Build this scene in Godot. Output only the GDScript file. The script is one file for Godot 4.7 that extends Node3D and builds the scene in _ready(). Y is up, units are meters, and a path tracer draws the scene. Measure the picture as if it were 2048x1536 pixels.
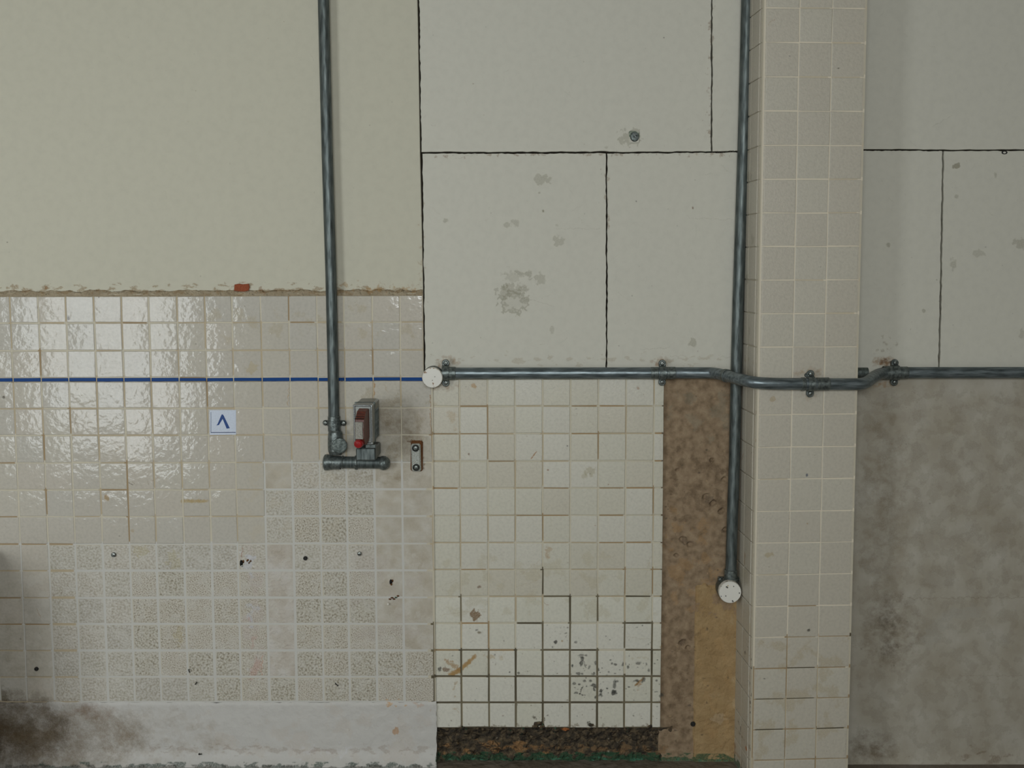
extends Node3D
# A tiled service wall with conduits, a pillar, boards and worn plaster. Wall face at z = 0, floor at y = 0, metres.

const FOCAL := 2400.0            # focal length in pixels of the 2048 x 1536 frame
const MAP_W := 4.0               # the stain map covers 4 m x 3 m of wall
const MAP_H := 3.0
const TILE := 0.098

var eye := Vector3(0.0, 1.84, 4.3)
var look := Basis.from_euler(Vector3(deg_to_rad(-5.66), deg_to_rad(0.42), deg_to_rad(-0.17)), EULER_ORDER_YXZ)
var rng := RandomNumberGenerator.new()
var M := {}
var taken := {}
var stain: Image
var grout: Image
var wob := FastNoiseLite.new()
var fine := FastNoiseLite.new()


# ------------------------------------------------------------------ pixels to places
func ray(px: float, py: float) -> Vector3:
	return look * Vector3((px - 1024.0) / FOCAL, (768.0 - py) / FOCAL, -1.0)

func P(px: float, py: float, z := 0.0) -> Vector3:
	var d := ray(px, py)
	return eye + d * ((z - eye.z) / d.z)


# ------------------------------------------------------------------ mesh building
class Builder:
	var v := PackedVector3Array()
	var n := PackedVector3Array()
	func tri(a: Vector3, b: Vector3, c: Vector3, na: Vector3, nb: Vector3, nc: Vector3) -> void:
		var face := (a - c).cross(a - b)
		if face.dot(na + nb + nc) < 0.0:
			v.append_array([a, c, b]); n.append_array([na, nc, nb])
		else:
			v.append_array([a, b, c]); n.append_array([na, nb, nc])
	func quad(a: Vector3, b: Vector3, c: Vector3, d: Vector3, hint: Vector3) -> void:
		var f := (b - a).cross(d - a)
		if f.length() < 1e-12:
			f = (c - b).cross(a - b)
		f = f.normalized()
		if f.dot(hint) < 0.0:
			f = -f
		tri(a, b, c, f, f, f); tri(a, c, d, f, f, f)
	func squad(a: Vector3, b: Vector3, c: Vector3, d: Vector3, na: Vector3, nb: Vector3, nc: Vector3, nd: Vector3) -> void:
		tri(a, b, c, na, nb, nc); tri(a, c, d, na, nc, nd)
	func mesh(frame := Transform3D()) -> ArrayMesh:
		# texture coordinates are metres along the wall; frame carries the mesh's axes to the world
		var uv := PackedVector2Array()
		uv.resize(v.size())
		for i in range(0, v.size(), 3):
			var face := (frame.basis * (n[i] + n[i + 1] + n[i + 2])).normalized()
			for k in 3:
				var p := frame * v[i + k]
				uv[i + k] = Vector2(p.z * 0.999 if absf(face.x) > 0.8 else p.x, -(p.z if absf(face.y) > 0.8 else p.y))
		var arr := []
		arr.resize(Mesh.ARRAY_MAX)
		arr[Mesh.ARRAY_VERTEX] = v
		arr[Mesh.ARRAY_NORMAL] = n
		arr[Mesh.ARRAY_TEX_UV] = uv
		arr[Mesh.ARRAY_TEX_UV2] = uv
		var m := ArrayMesh.new()
		m.add_surface_from_arrays(Mesh.PRIMITIVE_TRIANGLES, arr)
		return m
	func moved(t: Transform3D) -> Builder:
		# the same shape, placed
		var b := Builder.new()
		var nb := t.basis.inverse().transposed()
		for i in v.size():
			b.v.append(t * v[i])
			b.n.append((nb * n[i]).normalized())
		return b
	func box(c: Vector3, s: Vector3, b := 0.0, turn := Basis()) -> void:
		# a box with chamfered edges
		var h := s * 0.5
		b = minf(b, minf(h.x, minf(h.y, h.z)) * 0.9)
		for ax in 3:
			for sg in [-1.0, 1.0]:
				var nn := Vector3(); nn[ax] = sg
				var u := (ax + 1) % 3
				var w := (ax + 2) % 3
				var q := []
				for k in [[-1, -1], [1, -1], [1, 1], [-1, 1]]:
					var p := Vector3()
					p[ax] = sg * h[ax]; p[u] = k[0] * (h[u] - b); p[w] = k[1] * (h[w] - b)
					q.append(c + turn * p)
				quad(q[0], q[1], q[2], q[3], turn * nn)
		if b <= 0.0:
			return
		for ax in 3:
			var u := (ax + 1) % 3
			var w := (ax + 2) % 3
			for su in [-1.0, 1.0]:
				for sw in [-1.0, 1.0]:
					var q := []
					for k in [[-1, 0], [1, 0], [1, 1], [-1, 1]]:
						var p := Vector3()
						p[ax] = k[0] * (h[ax] - b)
						p[u] = su * (h[u] - (b if k[1] == 0 else 0.0))
						p[w] = sw * (h[w] - (0.0 if k[1] == 0 else b))
						q.append(c + turn * p)
					var nn := Vector3(); nn[u] = su; nn[w] = sw
					quad(q[0], q[1], q[2], q[3], turn * nn)
		for sx in [-1.0, 1.0]:
			for sy in [-1.0, 1.0]:
				for sz in [-1.0, 1.0]:
					var g := Vector3(sx, sy, sz)
					var nn := turn * g.normalized()
					tri(c + turn * (g * Vector3(h.x, h.y - b, h.z - b)), c + turn * (g * Vector3(h.x - b, h.y, h.z - b)), c + turn * (g * Vector3(h.x - b, h.y - b, h.z)), nn, nn, nn)
	func lathe(profile: Array, at: Vector3, axis: Vector3, segs := 24, squash := 1.0) -> void:
		# profile: [radius, height] pairs along the axis
		var a := axis.normalized()
		var u := a.cross(Vector3(0.31, 0.95, 0.07)).normalized()
		if absf(a.y) < 0.5:
			u = a.cross(Vector3.UP).normalized()
		var w := a.cross(u).normalized()
		for k in profile.size() - 1:
			var r0: float = profile[k][0]
			var h0: float = profile[k][1]
			var r1: float = profile[k + 1][0]
			var h1: float = profile[k + 1][1]
			var slope := Vector2(h1 - h0, r0 - r1).normalized()
			for i in segs:
				var t0 := TAU * i / segs
				var t1 := TAU * (i + 1) / segs
				var d0 := u * cos(t0) + w * sin(t0) * squash
				var d1 := u * cos(t1) + w * sin(t1) * squash
				var n0 := (d0 * slope.x + a * slope.y).normalized()
				var n1 := (d1 * slope.x + a * slope.y).normalized()
				var p0 := at + d0 * r0 + a * h0
				var p1 := at + d1 * r0 + a * h0
				var p2 := at + d1 * r1 + a * h1
				var p3 := at + d0 * r1 + a * h1
				if r0 > 1e-6:
					tri(p0, p1, p2, n0, n1, n1)
				if r1 > 1e-6:
					tri(p0, p2, p3, n0, n1, n0)
	func tube(path: PackedVector3Array, r: float, segs := 20, capped := true) -> void:
		var t := (path[1] - path[0]).normalized()
		var u := t.cross(Vector3(0.2, 0.3, 1.0)).normalized()
		var rings := []
		for i in path.size():
			var d := t
			if i == 0:
				d = path[1] - path[0]
			elif i == path.size() - 1:
				d = path[i] - path[i - 1]
			else:
				d = path[i + 1] - path[i - 1]
			d = d.normalized()
			u = (u - d * u.dot(d)).normalized()
			var w := d.cross(u)
			var ring := PackedVector3Array()
			for k in segs:
				var an := TAU * k / segs
				ring.append(u * cos(an) + w * sin(an))
			rings.append(ring)
			if capped and (i == 0 or i == path.size() - 1):
				var nn := -d if i == 0 else d
				for k in segs:
					tri(path[i], path[i] + ring[k] * r, path[i] + ring[(k + 1) % segs] * r, nn, nn, nn)
		for i in path.size() - 1:
			for k in segs:
				var k2 := (k + 1) % segs
				squad(path[i] + rings[i][k] * r, path[i] + rings[i][k2] * r, path[i + 1] + rings[i + 1][k2] * r, path[i + 1] + rings[i + 1][k] * r, rings[i][k], rings[i][k2], rings[i + 1][k2], rings[i + 1][k])
	func ribbon(line: PackedVector2Array, thick: float, width: float, at: Vector3, ux: Vector3, uy: Vector3, uz: Vector3) -> void:
		# a strap: a line in the (ux, uy) plane given thickness, and width along uz
		var side := []
		for i in line.size():
			var d := (line[mini(i + 1, line.size() - 1)] - line[maxi(i - 1, 0)]).normalized()
			side.append(Vector2(-d.y, d.x))
		var place := func(p: Vector2, k: float) -> Vector3: return at + ux * p.x + uy * p.y + uz * k
		for i in line.size() - 1:
			for s in [1.0, -1.0]:
				var a: Vector2 = line[i] + side[i] * thick * 0.5 * s
				var b: Vector2 = line[i + 1] + side[i + 1] * thick * 0.5 * s
				var na: Vector3 = (ux * side[i].x + uy * side[i].y) * s
				var nb: Vector3 = (ux * side[i + 1].x + uy * side[i + 1].y) * s
				squad(place.call(a, -width / 2), place.call(b, -width / 2), place.call(b, width / 2), place.call(a, width / 2), na, nb, nb, na)
				var a2: Vector2 = line[i] - side[i] * thick * 0.5 * s
				var b2: Vector2 = line[i + 1] - side[i + 1] * thick * 0.5 * s
				quad(place.call(a, width / 2 * s), place.call(b, width / 2 * s), place.call(b2, width / 2 * s), place.call(a2, width / 2 * s), uz * s)
		for e in [0, line.size() - 1]:
			var a: Vector2 = line[e] + side[e] * thick * 0.5
			var b: Vector2 = line[e] - side[e] * thick * 0.5
			var out: Vector2 = (line[0] - line[1]) if e == 0 else (line[e] - line[e - 1])
			quad(place.call(a, -width / 2), place.call(b, -width / 2), place.call(b, width / 2), place.call(a, width / 2), ux * out.x + uy * out.y)
	func prism(poly: PackedVector2Array, z0: float, z1: float, inset := 0.0) -> void:
		# an outline in the xy plane given thickness; inset chamfers its front edge
		var n_ := poly.size()
		var front := poly
		if inset > 0.0:
			front = PackedVector2Array()
			var area := 0.0
			for i in n_:
				area += poly[i].cross(poly[(i + 1) % n_])
			var sg := signf(area)
			for i in n_:
				var d1 := (poly[i] - poly[(i + n_ - 1) % n_]).normalized()
				var d2 := (poly[(i + 1) % n_] - poly[i]).normalized()
				var nn := (Vector2(-d1.y, d1.x) + Vector2(-d2.y, d2.x)).normalized() * sg
				front.append(poly[i] + nn * inset)
		var idx := Geometry2D.triangulate_polygon(front)
		for i in range(0, idx.size(), 3):
			for s in [[z1, 1.0], [z0, -1.0]]:
				var q: PackedVector2Array = front if s[1] > 0.0 else poly
				var nn := Vector3(0, 0, s[1])
				tri(Vector3(q[idx[i]].x, q[idx[i]].y, s[0]), Vector3(q[idx[i + 1]].x, q[idx[i + 1]].y, s[0]), Vector3(q[idx[i + 2]].x, q[idx[i + 2]].y, s[0]), nn, nn, nn)
		var ctr := Vector2()
		for p in poly:
			ctr += p / n_
		var area2 := 0.0
		for i in n_:
			area2 += poly[i].cross(poly[(i + 1) % n_])
		for i in n_:
			var j := (i + 1) % n_
			var d := (poly[j] - poly[i]).normalized()
			var o := Vector2(d.y, -d.x) * signf(area2)
			var hint := Vector3(o.x, o.y, 0)
			quad(Vector3(poly[i].x, poly[i].y, z0), Vector3(poly[j].x, poly[j].y, z0), Vector3(poly[j].x, poly[j].y, z1 - inset), Vector3(poly[i].x, poly[i].y, z1 - inset), hint)
			if inset > 0.0:
				quad(Vector3(poly[i].x, poly[i].y, z1 - inset), Vector3(poly[j].x, poly[j].y, z1 - inset), Vector3(front[j].x, front[j].y, z1), Vector3(front[i].x, front[i].y, z1), hint + Vector3(0, 0, 1))
	func field(nx: int, ny: int, f: Callable, facing: Vector3) -> void:
		# a smooth sheet of nx x ny cells whose points are f(u, v)
		var p := []
		for j in ny + 1:
			for i in nx + 1:
				p.append(f.call(float(i) / nx, float(j) / ny))
		var nn := []
		for j in ny + 1:
			for i in nx + 1:
				var du: Vector3 = p[j * (nx + 1) + mini(i + 1, nx)] - p[j * (nx + 1) + maxi(i - 1, 0)]
				var dv: Vector3 = p[mini(j + 1, ny) * (nx + 1) + i] - p[maxi(j - 1, 0) * (nx + 1) + i]
				var c := du.cross(dv).normalized()
				nn.append(c if c.dot(facing) >= 0.0 else -c)
		for j in ny:
			for i in nx:
				var a := j * (nx + 1) + i
				squad(p[a], p[a + 1], p[a + nx + 2], p[a + nx + 1], nn[a], nn[a + 1], nn[a + nx + 2], nn[a + nx + 1])


func fillet(pts: Array, d: float, steps := 8) -> PackedVector3Array:
	# a path through pts whose corners are rounded over the length d
	var out := PackedVector3Array([pts[0]])
	for i in range(1, pts.size() - 1):
		var a: Vector3 = pts[i - 1]
		var b: Vector3 = pts[i]
		var c: Vector3 = pts[i + 1]
		var l1 := minf(d, a.distance_to(b) * 0.49)
		var l2 := minf(d, b.distance_to(c) * 0.49)
		var s := b + (a - b).normalized() * l1
		var e := b + (c - b).normalized() * l2
		for k in steps + 1:
			var t := float(k) / steps
			out.append(s * (1 - t) * (1 - t) + b * 2 * t * (1 - t) + e * t * t)
	out.append(pts[pts.size() - 1])
	return out


# ------------------------------------------------------------------ nodes
func numbered(called: String) -> String:
	var k: int = taken.get(called, 0)
	taken[called] = k + 1
	return called if k == 0 else "%s_%03d" % [called, k]

func structure(called: String) -> Node3D:
	var o := Node3D.new()
	o.name = numbered(called)
	add_child(o, true)
	o.set_meta("kind", "structure")
	return o

func thing(called: String, label: String, category: String, at := Vector3.ZERO, group := "") -> Node3D:
	var o := Node3D.new()
	o.name = numbered(called)
	add_child(o, true)
	o.position = at
	o.set_meta("label", label)
	o.set_meta("category", category)
	if group != "":
		o.set_meta("group", group)
	return o

func part(called: String, mesh: Mesh, material: Material, parent: Node3D, label := "") -> MeshInstance3D:
	var o := MeshInstance3D.new()
	o.name = called
	o.mesh = mesh
	o.material_override = material
	parent.add_child(o, true)
	if label != "":
		o.set_meta("label", label)
	return o


# ------------------------------------------------------------------ textures and materials
func noise_tex(kind: int, freq: float, octaves: int, sd: int, stops: Array, normal := 0.0, size := 512) -> NoiseTexture2D:
	var n := FastNoiseLite.new()
	n.noise_type = kind
	n.frequency = freq
	n.seed = sd
	n.fractal_type = FastNoiseLite.FRACTAL_FBM if octaves > 1 else FastNoiseLite.FRACTAL_NONE
	n.fractal_octaves = maxi(octaves, 1)
	if kind == FastNoiseLite.TYPE_CELLULAR:
		n.cellular_return_type = FastNoiseLite.RETURN_DISTANCE2_SUB
	var t := NoiseTexture2D.new()
	t.width = size
	t.height = size
	t.seamless = true
	t.noise = n
	if normal > 0.0:
		t.as_normal_map = true
		t.bump_strength = normal
	elif stops:
		var g := Gradient.new()
		var offs := PackedFloat32Array()
		var cols := PackedColorArray()
		for s in stops:
			offs.append(s[0]); cols.append(s[1])
		g.offsets = offs
		g.colors = cols
		t.color_ramp = g
	return t

func grey(x: float) -> Color:
	return Color(x, x, x)

func surface(color: Color, rough: float, tex: Texture2D = null, scale := 3.0, normal: Texture2D = null, nscale := 1.0, metal := -1.0) -> StandardMaterial3D:
	# flat wall surfaces use their metre coordinates; fittings (metal given) are mapped from three sides
	var m := StandardMaterial3D.new()
	m.albedo_color = color
	m.roughness = rough
	m.metallic = maxf(metal, 0.0)
	m.uv1_triplanar = metal >= 0.0
	m.uv1_triplanar_sharpness = 6.0
	m.uv1_scale = Vector3.ONE * scale
	m.albedo_texture = tex
	if normal:
		m.normal_enabled = true
		m.normal_texture = normal
		m.normal_scale = nscale
	return m

func stained(m: StandardMaterial3D, over: Texture2D) -> StandardMaterial3D:
	# lays the map of stains, marks, dirt and painted shade over a wall surface
	m.detail_enabled = true
	m.detail_albedo = over
	m.detail_blend_mode = BaseMaterial3D.BLEND_MODE_MIX
	m.detail_uv_layer = BaseMaterial3D.DETAIL_UV_2
	m.uv2_scale = Vector3(1.0 / MAP_W, 1.0 / MAP_H, 1.0)
	m.uv2_offset = Vector3(0.5, 1, 0)
	return m

func c8(r: int, g: int, b: int) -> Color:
	return Color8(r, g, b)


# ------------------------------------------------------------------ marks on the wall (stain map), placed by photograph pixel
func texel(px: float, py: float, z := 0.0) -> Vector2:
	var p := P(px, py, z)
	return Vector2((p.x / MAP_W + 0.5) * stain.get_width(), (1.0 - p.y / MAP_H) * stain.get_height())

func lay(im: Image, x: int, y: int, col: Color, a: float) -> void:
	if a <= 0.004 or x < 0 or y < 0 or x >= im.get_width() or y >= im.get_height():
		return
	var o := im.get_pixel(x, y)
	var na := a + o.a * (1.0 - a)
	var k := a / na
	im.set_pixel(x, y, Color(lerpf(o.r, col.r, k), lerpf(o.g, col.g, k), lerpf(o.b, col.b, k), na))

func blob(px: float, py: float, rx: float, ry: float, col: Color, a: float, rough := 0.35, z := 0.0, hollow := 0.0) -> void:
	var c := texel(px, py, z)
	var k := 0.94
	var ex := int(rx * k * (1.0 + rough)) + 2
	var ey := int(ry * k * (1.0 + rough)) + 2
	for y in range(int(c.y) - ey, int(c.y) + ey + 1):
		for x in range(int(c.x) - ex, int(c.x) + ex + 1):
			var dx := (x - c.x) / (rx * k)
			var dy := (y - c.y) / (ry * k)
			var d := sqrt(dx * dx + dy * dy)
			if d > 1.0 + rough:
				continue
			d += wob.get_noise_2d(x + px * 7.0, y + py * 5.0) * rough * 1.6
			var edge := clampf((1.0 - d) * maxf(minf(rx, ry) * 0.7, 1.8), 0.0, 1.0)
			if hollow > 0.0:
				edge *= clampf((d - hollow) * 6.0, 0.25, 1.0)
			if edge > 0.0:
				lay(stain, x, y, col, a * edge * clampf(0.9 + 0.4 * fine.get_noise_2d(x, y), 0.0, 1.0))

func cloud(px: float, py: float, rx: float, ry: float, col: Color, a: float, count: int, r0 := 1.5, r1 := 5.0, z := 0.0) -> void:
	# a patch made of many small specks, thinning out away from its middle
	for i in count:
		var d := pow(rng.randf(), 0.7)
		var an := rng.randf() * TAU
		var r := rng.randf_range(r0, r1)
		blob(px + cos(an) * d * rx, py + sin(an) * d * ry, r, r * rng.randf_range(0.6, 1.1), col, a * rng.randf_range(0.4, 1.0), 0.7, z)

func scratch(x1: float, y1: float, x2: float, y2: float, wd: float, col: Color, a: float, z := 0.0, bend := 3.0) -> void:
	var p := texel(x1, y1, z)
	var q := texel(x2, y2, z)
	var steps := int(p.distance_to(q)) + 1
	var side := (q - p).normalized().orthogonal()
	var sd := rng.randf() * 500.0
	for i in steps + 1:
		var t := float(i) / steps
		var c := p.lerp(q, t) + side * wob.get_noise_1d(sd + i * 0.9) * bend
		var w := wd * (0.6 + 0.6 * absf(wob.get_noise_1d(sd + 90 + i * 2.0)))
		for y in range(int(c.y - w), int(c.y + w) + 2):
			for x in range(int(c.x - w), int(c.x + w) + 2):
				var e := clampf(w * 0.5 + 0.5 - c.distance_to(Vector2(x + 0.5, y + 0.5)), 0.0, 1.0)
				lay(stain, x, y, col, a * e * clampf(0.7 + fine.get_noise_2d(x, y), 0.0, 1.0))

func patches(x1: float, y1: float, x2: float, y2: float, col: Color, a: float, thr: float, freq: float, sd: int, z := 0.0, stretch := 1.0) -> void:
	# irregular patches of dirt or paint inside a rectangle, with ragged outlines
	var n := FastNoiseLite.new()
	n.seed = sd
	n.frequency = freq
	n.fractal_octaves = 4
	var p := texel(x1, y1, z)
	var q := texel(x2, y2, z)
	var half := (q - p) * 0.5
	for y in range(int(p.y), int(q.y) + 1):
		for x in range(int(p.x), int(q.x) + 1):
			var ex := minf(x - p.x, q.x - x) / minf(24.0, half.x)
			var ey := minf(y - p.y, q.y - y) / minf(24.0, half.y)
			var lim := thr + 0.5 * clampf(1.0 - minf(ex, ey), 0.0, 1.0)
			var s := n.get_noise_2d(x, y * stretch) + 0.12 * fine.get_noise_2d(x * 0.6, y * 0.6) - lim
			if s > 0.0:
				lay(stain, x, y, col, a * minf(s * 5.5, 1.0) * clampf(0.8 + 0.6 * fine.get_noise_2d(x, y), 0.0, 1.0))

func specks(x1: float, y1: float, x2: float, y2: float, count: int, r0: float, r1: float, cols: Array, a: float, z := 0.0) -> void:
	for i in count:
		var r := lerpf(r0, r1, pow(rng.randf(), 2.5))
		var g := rng.randf_range(0.6, 1.5)
		blob(rng.randf_range(x1, x2), rng.randf_range(y1, y2), r * g, r / g, cols[rng.randi() % cols.size()], a * rng.randf_range(0.75, 1.0), 0.5, z)

func hairs(x1: float, y1: float, x2: float, y2: float, count: int, cols: Array, a: float, z := 0.0, length := 14.0) -> void:
	for i in count:
		var x := rng.randf_range(x1, x2)
		var y := rng.randf_range(y1, y2)
		var an := rng.randf() * TAU
		var l := length * rng.randf_range(0.3, 1.2)
		scratch(x, y, x + cos(an) * l, y + sin(an) * l, rng.randf_range(0.5, 0.9), cols[rng.randi() % cols.size()], a * rng.randf_range(0.4, 1.0), z)

func joint(a: Vector3, b: Vector3, w: float, col: Color) -> void:
	# the colour of one length of grout
	var s := Vector2(grout.get_width() / MAP_W, grout.get_height() / MAP_H)
	var x0 := (minf(a.x, b.x) + MAP_W / 2 - w) * s.x
	var x1 := (maxf(a.x, b.x) + MAP_W / 2 + w) * s.x
	var y0 := (MAP_H - maxf(a.y, b.y) - w) * s.y
	var y1 := (MAP_H - minf(a.y, b.y) + w) * s.y
	grout.fill_rect(Rect2i(int(x0), int(y0), maxi(int(x1 - x0), 1), maxi(int(y1 - y0), 1)), col)


func paint_marks() -> void:
	var brown := c8(112, 82, 52)
	var rust := c8(140, 92, 48)
	var dark := c8(52, 48, 42)
	var ochre := c8(158, 128, 78)
	var olive := c8(128, 122, 98)
	var lite := c8(205, 204, 200)
	# upper plaster, left: a rust spot, brown edge along the tile ledge, hairlines
	blob(92, 576, 4, 4, rust, 0.95)
	specks(0, 20, 830, 560, 26, 0.6, 1.6, [c8(120, 115, 100), brown], 0.5)
	hairs(0, 30, 830, 570, 26, [c8(150, 146, 130), c8(130, 124, 108)], 0.4)
	blob(14, 484, 2, 1.2, dark, 0.9)
	patches(0, 566, 845, 592, c8(140, 116, 82), 0.75, -0.05, 0.035, 3, 0.0, 2.0)
	patches(660, 560, 845, 590, c8(160, 122, 66), 0.6, 0.0, 0.05, 4)
	patches(440, 562, 540, 592, c8(128, 88, 52), 0.6, 0.05, 0.05, 5)
	hairs(380, 566, 845, 588, 40, [brown, rust], 0.6)
	# rusty line along the board joints
	patches(838, 303, 1475, 316, c8(122, 88, 54), 0.55, 0.05, 0.06, 6)
	patches(1412, 0, 1428, 304, c8(122, 92, 62), 0.6, 0.1, 0.06, 7)
	patches(1205, 306, 1222, 470, c8(122, 88, 54), 0.5, 0.1, 0.06, 8)
	patches(830, 380, 856, 640, c8(150, 118, 74), 0.4, 0.12, 0.05, 9)
	# marks on the boards
	for s in [[1084, 358, 18, 10, 0.38], [1078, 385, 3, 3, 0.55], [1086, 422, 3, 3, 0.8], [890, 441, 5, 5, 0.45], [1013, 450, 8, 6, 0.36], [1030, 444, 9, 7, 0.34], [1116, 481, 12, 9, 0.36], [1079, 556, 11, 11, 0.36], [1024, 552, 14, 10, 0.22], [1112, 450, 4, 3, 0.3], [1384, 684, 8, 8, 0.45], [1103, 660, 5, 7, 0.3], [1260, 274, 22, 15, 0.4], [1212, 295, 4, 3, 0.3], [1912, 331, 7, 6, 0.75], [1776, 488, 4, 6, 0.5], [1905, 528, 7, 12, 0.35], [1957, 506, 12, 8, 0.3], [2040, 486, 12, 12, 0.4], [1847, 621, 5, 4, 0.5], [2042, 668, 6, 10, 0.3], [1990, 350, 3, 7, 0.4], [1913, 392, 4, 4, 0.4]]:
		blob(s[0], s[1], s[2], s[3], olive, s[4], 0.45)
	patches(985, 520, 1075, 600, olive, 0.5, 0.02, 0.03, 10)
	blob(1027, 604, 28, 24, olive, 0.5, 0.35, 0.0, 0.55)
	blob(1018, 582, 24, 14, olive, 0.38, 0.5)
	blob(1385, 416, 2.2, 4, brown, 0.9)
	blob(1327, 75, 2, 1.6, dark, 0.9)
	blob(1201, 338, 1.6, 1.6, rust, 0.8)
	blob(1272, 402, 1.5, 1.5, dark, 0.8)
	specks(850, 20, 1470, 725, 70, 0.6, 1.6, [c8(110, 104, 90), dark, brown], 0.55)
	specks(1735, 310, 2048, 730, 40, 0.6, 1.8, [c8(110, 104, 90), dark], 0.5)
	hairs(850, 20, 1470, 725, 70, [c8(132, 128, 112), c8(148, 142, 126)], 0.45, 0.0, 22)
	hairs(1735, 20, 2048, 730, 40, [c8(125, 120, 104)], 0.4, 0.0, 18)
	for s in [[1280, 700, 1340, 695], [1080, 689, 1090, 689], [1340, 712, 1372, 711], [1440, 713, 1462, 715], [1390, 437, 1465, 439], [1040, 595, 1110, 612], [1110, 457, 1200, 458], [862, 250, 871, 252], [910, 318, 965, 305], [1865, 252, 1905, 232]]:
		scratch(s[0], s[1], s[2], s[3], 0.8, c8(112, 100, 76), 0.55)
	patches(850, 700, 1470, 738, c8(150, 128, 92), 0.35, 0.08, 0.03, 11, 0.0, 2.0)
	for s in [[893, 724, 24, 12, 70], [1322, 724, 20, 9, 50], [1768, 724, 26, 10, 80], [1768, 766, 30, 8, 40], [880, 770, 40, 10, 50]]:
		cloud(s[0], s[1], s[2], s[3], c8(142, 102, 54), 0.34, s[4])
	cloud(1618, 744, 34, 9, c8(150, 112, 66), 0.26, 60, 1.5, 5.0, 0.2)
	cloud(1618, 794, 20, 8, c8(150, 112, 66), 0.16, 24, 1.5, 4.0, 0.2)
	cloud(1770, 722, 14, 5, brown, 0.6, 22)
	patches(1740, 660, 1800, 724, c8(122, 104, 76), 0.4, 0.1, 0.06, 12)
	# glazed tiles, left
	for s in [[139, 635, 3, 5], [393, 687, 2, 2], [199, 594, 1.5, 1.5], [9, 793, 3, 3], [77, 612, 2, 5]]:
		blob(s[0], s[1], s[2], s[3], c8(70, 60, 48), 0.85)
	scratch(258, 964, 268, 969, 1.6, dark, 0.95, 0.0, 0.5)
	scratch(266, 962, 271, 967, 1.0, brown, 0.8, 0.0, 0.5)
	scratch(297, 961, 299, 969, 0.9, brown, 0.8, 0.0, 0.5)
	scratch(304, 962, 318, 953, 1.4, rust, 0.6)
	blob(215, 993, 5, 8, ochre, 0.75)
	for x in range(364, 417, 3):
		blob(x, 1000 + (x % 2), 4, 4, c8(176, 154, 108), 0.6, 0.4)
	blob(379, 998, 1, 2, dark, 0.95)
	blob(403, 998, 1, 2, dark, 0.95)
	scratch(232, 902, 241, 898, 1.2, ochre, 0.8)
	scratch(241, 898, 242, 888, 1.2, ochre, 0.7)
	blob(266, 1060, 4, 4, ochre, 0.4)
	blob(505, 735, 11, 12, c8(178, 160, 118), 0.45, 0.5)
	hairs(0, 592, 850, 1085, 170, [c8(150, 138, 112), brown, c8(168, 160, 140)], 0.45, 0.0, 12)
	specks(0, 592, 850, 1085, 60, 0.6, 1.6, [dark, brown], 0.6)
	patches(400, 592, 850, 700, c8(170, 155, 120), 0.35, 0.16, 0.02, 13)
	patches(680, 762, 862, 940, c8(150, 134, 104), 0.4, 0.05, 0.02, 14)
	patches(640, 860, 700, 930, c8(160, 122, 66), 0.55, 0.08, 0.05, 15)
	scratch(750, 765, 748, 792, 3.4, c8(166, 118, 58), 0.7)
	scratch(768, 768, 776, 784, 1.6, c8(166, 118, 58), 0.5)
	scratch(579, 775, 577, 812, 2.0, c8(176, 138, 82), 0.55)
	scratch(861, 790, 862, 870, 2.6, c8(160, 116, 62), 0.6)
	cloud(815, 880, 52, 90, c8(134, 120, 96), 0.1, 420, 3.0, 10.0)
	cloud(800, 840, 46, 40, c8(126, 112, 88), 0.1, 160, 3.0, 9.0)
	cloud(740, 955, 70, 14, c8(132, 116, 88), 0.12, 150, 2.0, 8.0)
	blob(832, 882, 14, 5, c8(92, 62, 34), 0.8, 0.5)
	patches(818, 878, 852, 945, c8(100, 72, 44), 0.75, -0.05, 0.06, 17)
	# worn and smeared tiles, lower left
	patches(20, 1088, 870, 1402, c8(202, 198, 188), 0.5, 0.06, 0.03, 18)
	patches(470, 900, 700, 1090, c8(190, 180, 160), 0.4, 0.1, 0.03, 19)
	patches(660, 930, 870, 1300, c8(188, 183, 172), 0.35, 0.02, 0.02, 20)
	patches(690, 1080, 865, 1290, c8(180, 170, 160), 0.35, 0.05, 0.016, 21)
	patches(480, 1080, 545, 1370, c8(192, 178, 172), 0.35, -0.1, 0.025, 22, 0.0, 0.6)
	patches(482, 1100, 525, 1260, c8(196, 198, 206), 0.65, 0.0, 0.03, 23)
	patches(492, 1230, 535, 1358, c8(188, 150, 138), 0.6, -0.05, 0.03, 24, 0.0, 0.5)
	scratch(526, 1310, 524, 1352, 2.0, c8(190, 126, 96), 0.7)
	patches(490, 1320, 530, 1370, lite, 0.6, 0.0, 0.05, 25)
	blob(283, 1100, 14, 12, c8(172, 160, 112), 0.35, 0.6)
	blob(348, 1118, 15, 18, c8(172, 160, 112), 0.3, 0.6)
	blob(359, 1270, 10, 20, c8(172, 156, 110), 0.35, 0.6)
	patches(752, 1396, 815, 1412, c8(196, 152, 98), 0.8, -0.2, 0.05, 26)
	patches(815, 1396, 872, 1420, c8(180, 142, 108), 0.5, 0.0, 0.05, 27)
	scratch(76, 1215, 84, 1233, 1.0, rust, 0.8)
	blob(277, 1203, 1.6, 1.6, dark, 0.95)
	specks(0, 1088, 870, 1402, 120, 0.6, 2.0, [c8(110, 102, 86), brown, dark], 0.5)
	hairs(0, 1088, 870, 1402, 150, [c8(124, 114, 92), brown], 0.5, 0.0, 10)
	scratch(488, 1094, 484, 1112, 2.0, c8(150, 98, 76), 0.8)
	patches(470, 1090, 520, 1140, c8(204, 206, 210), 0.6, 0.05, 0.04, 28)
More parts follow.
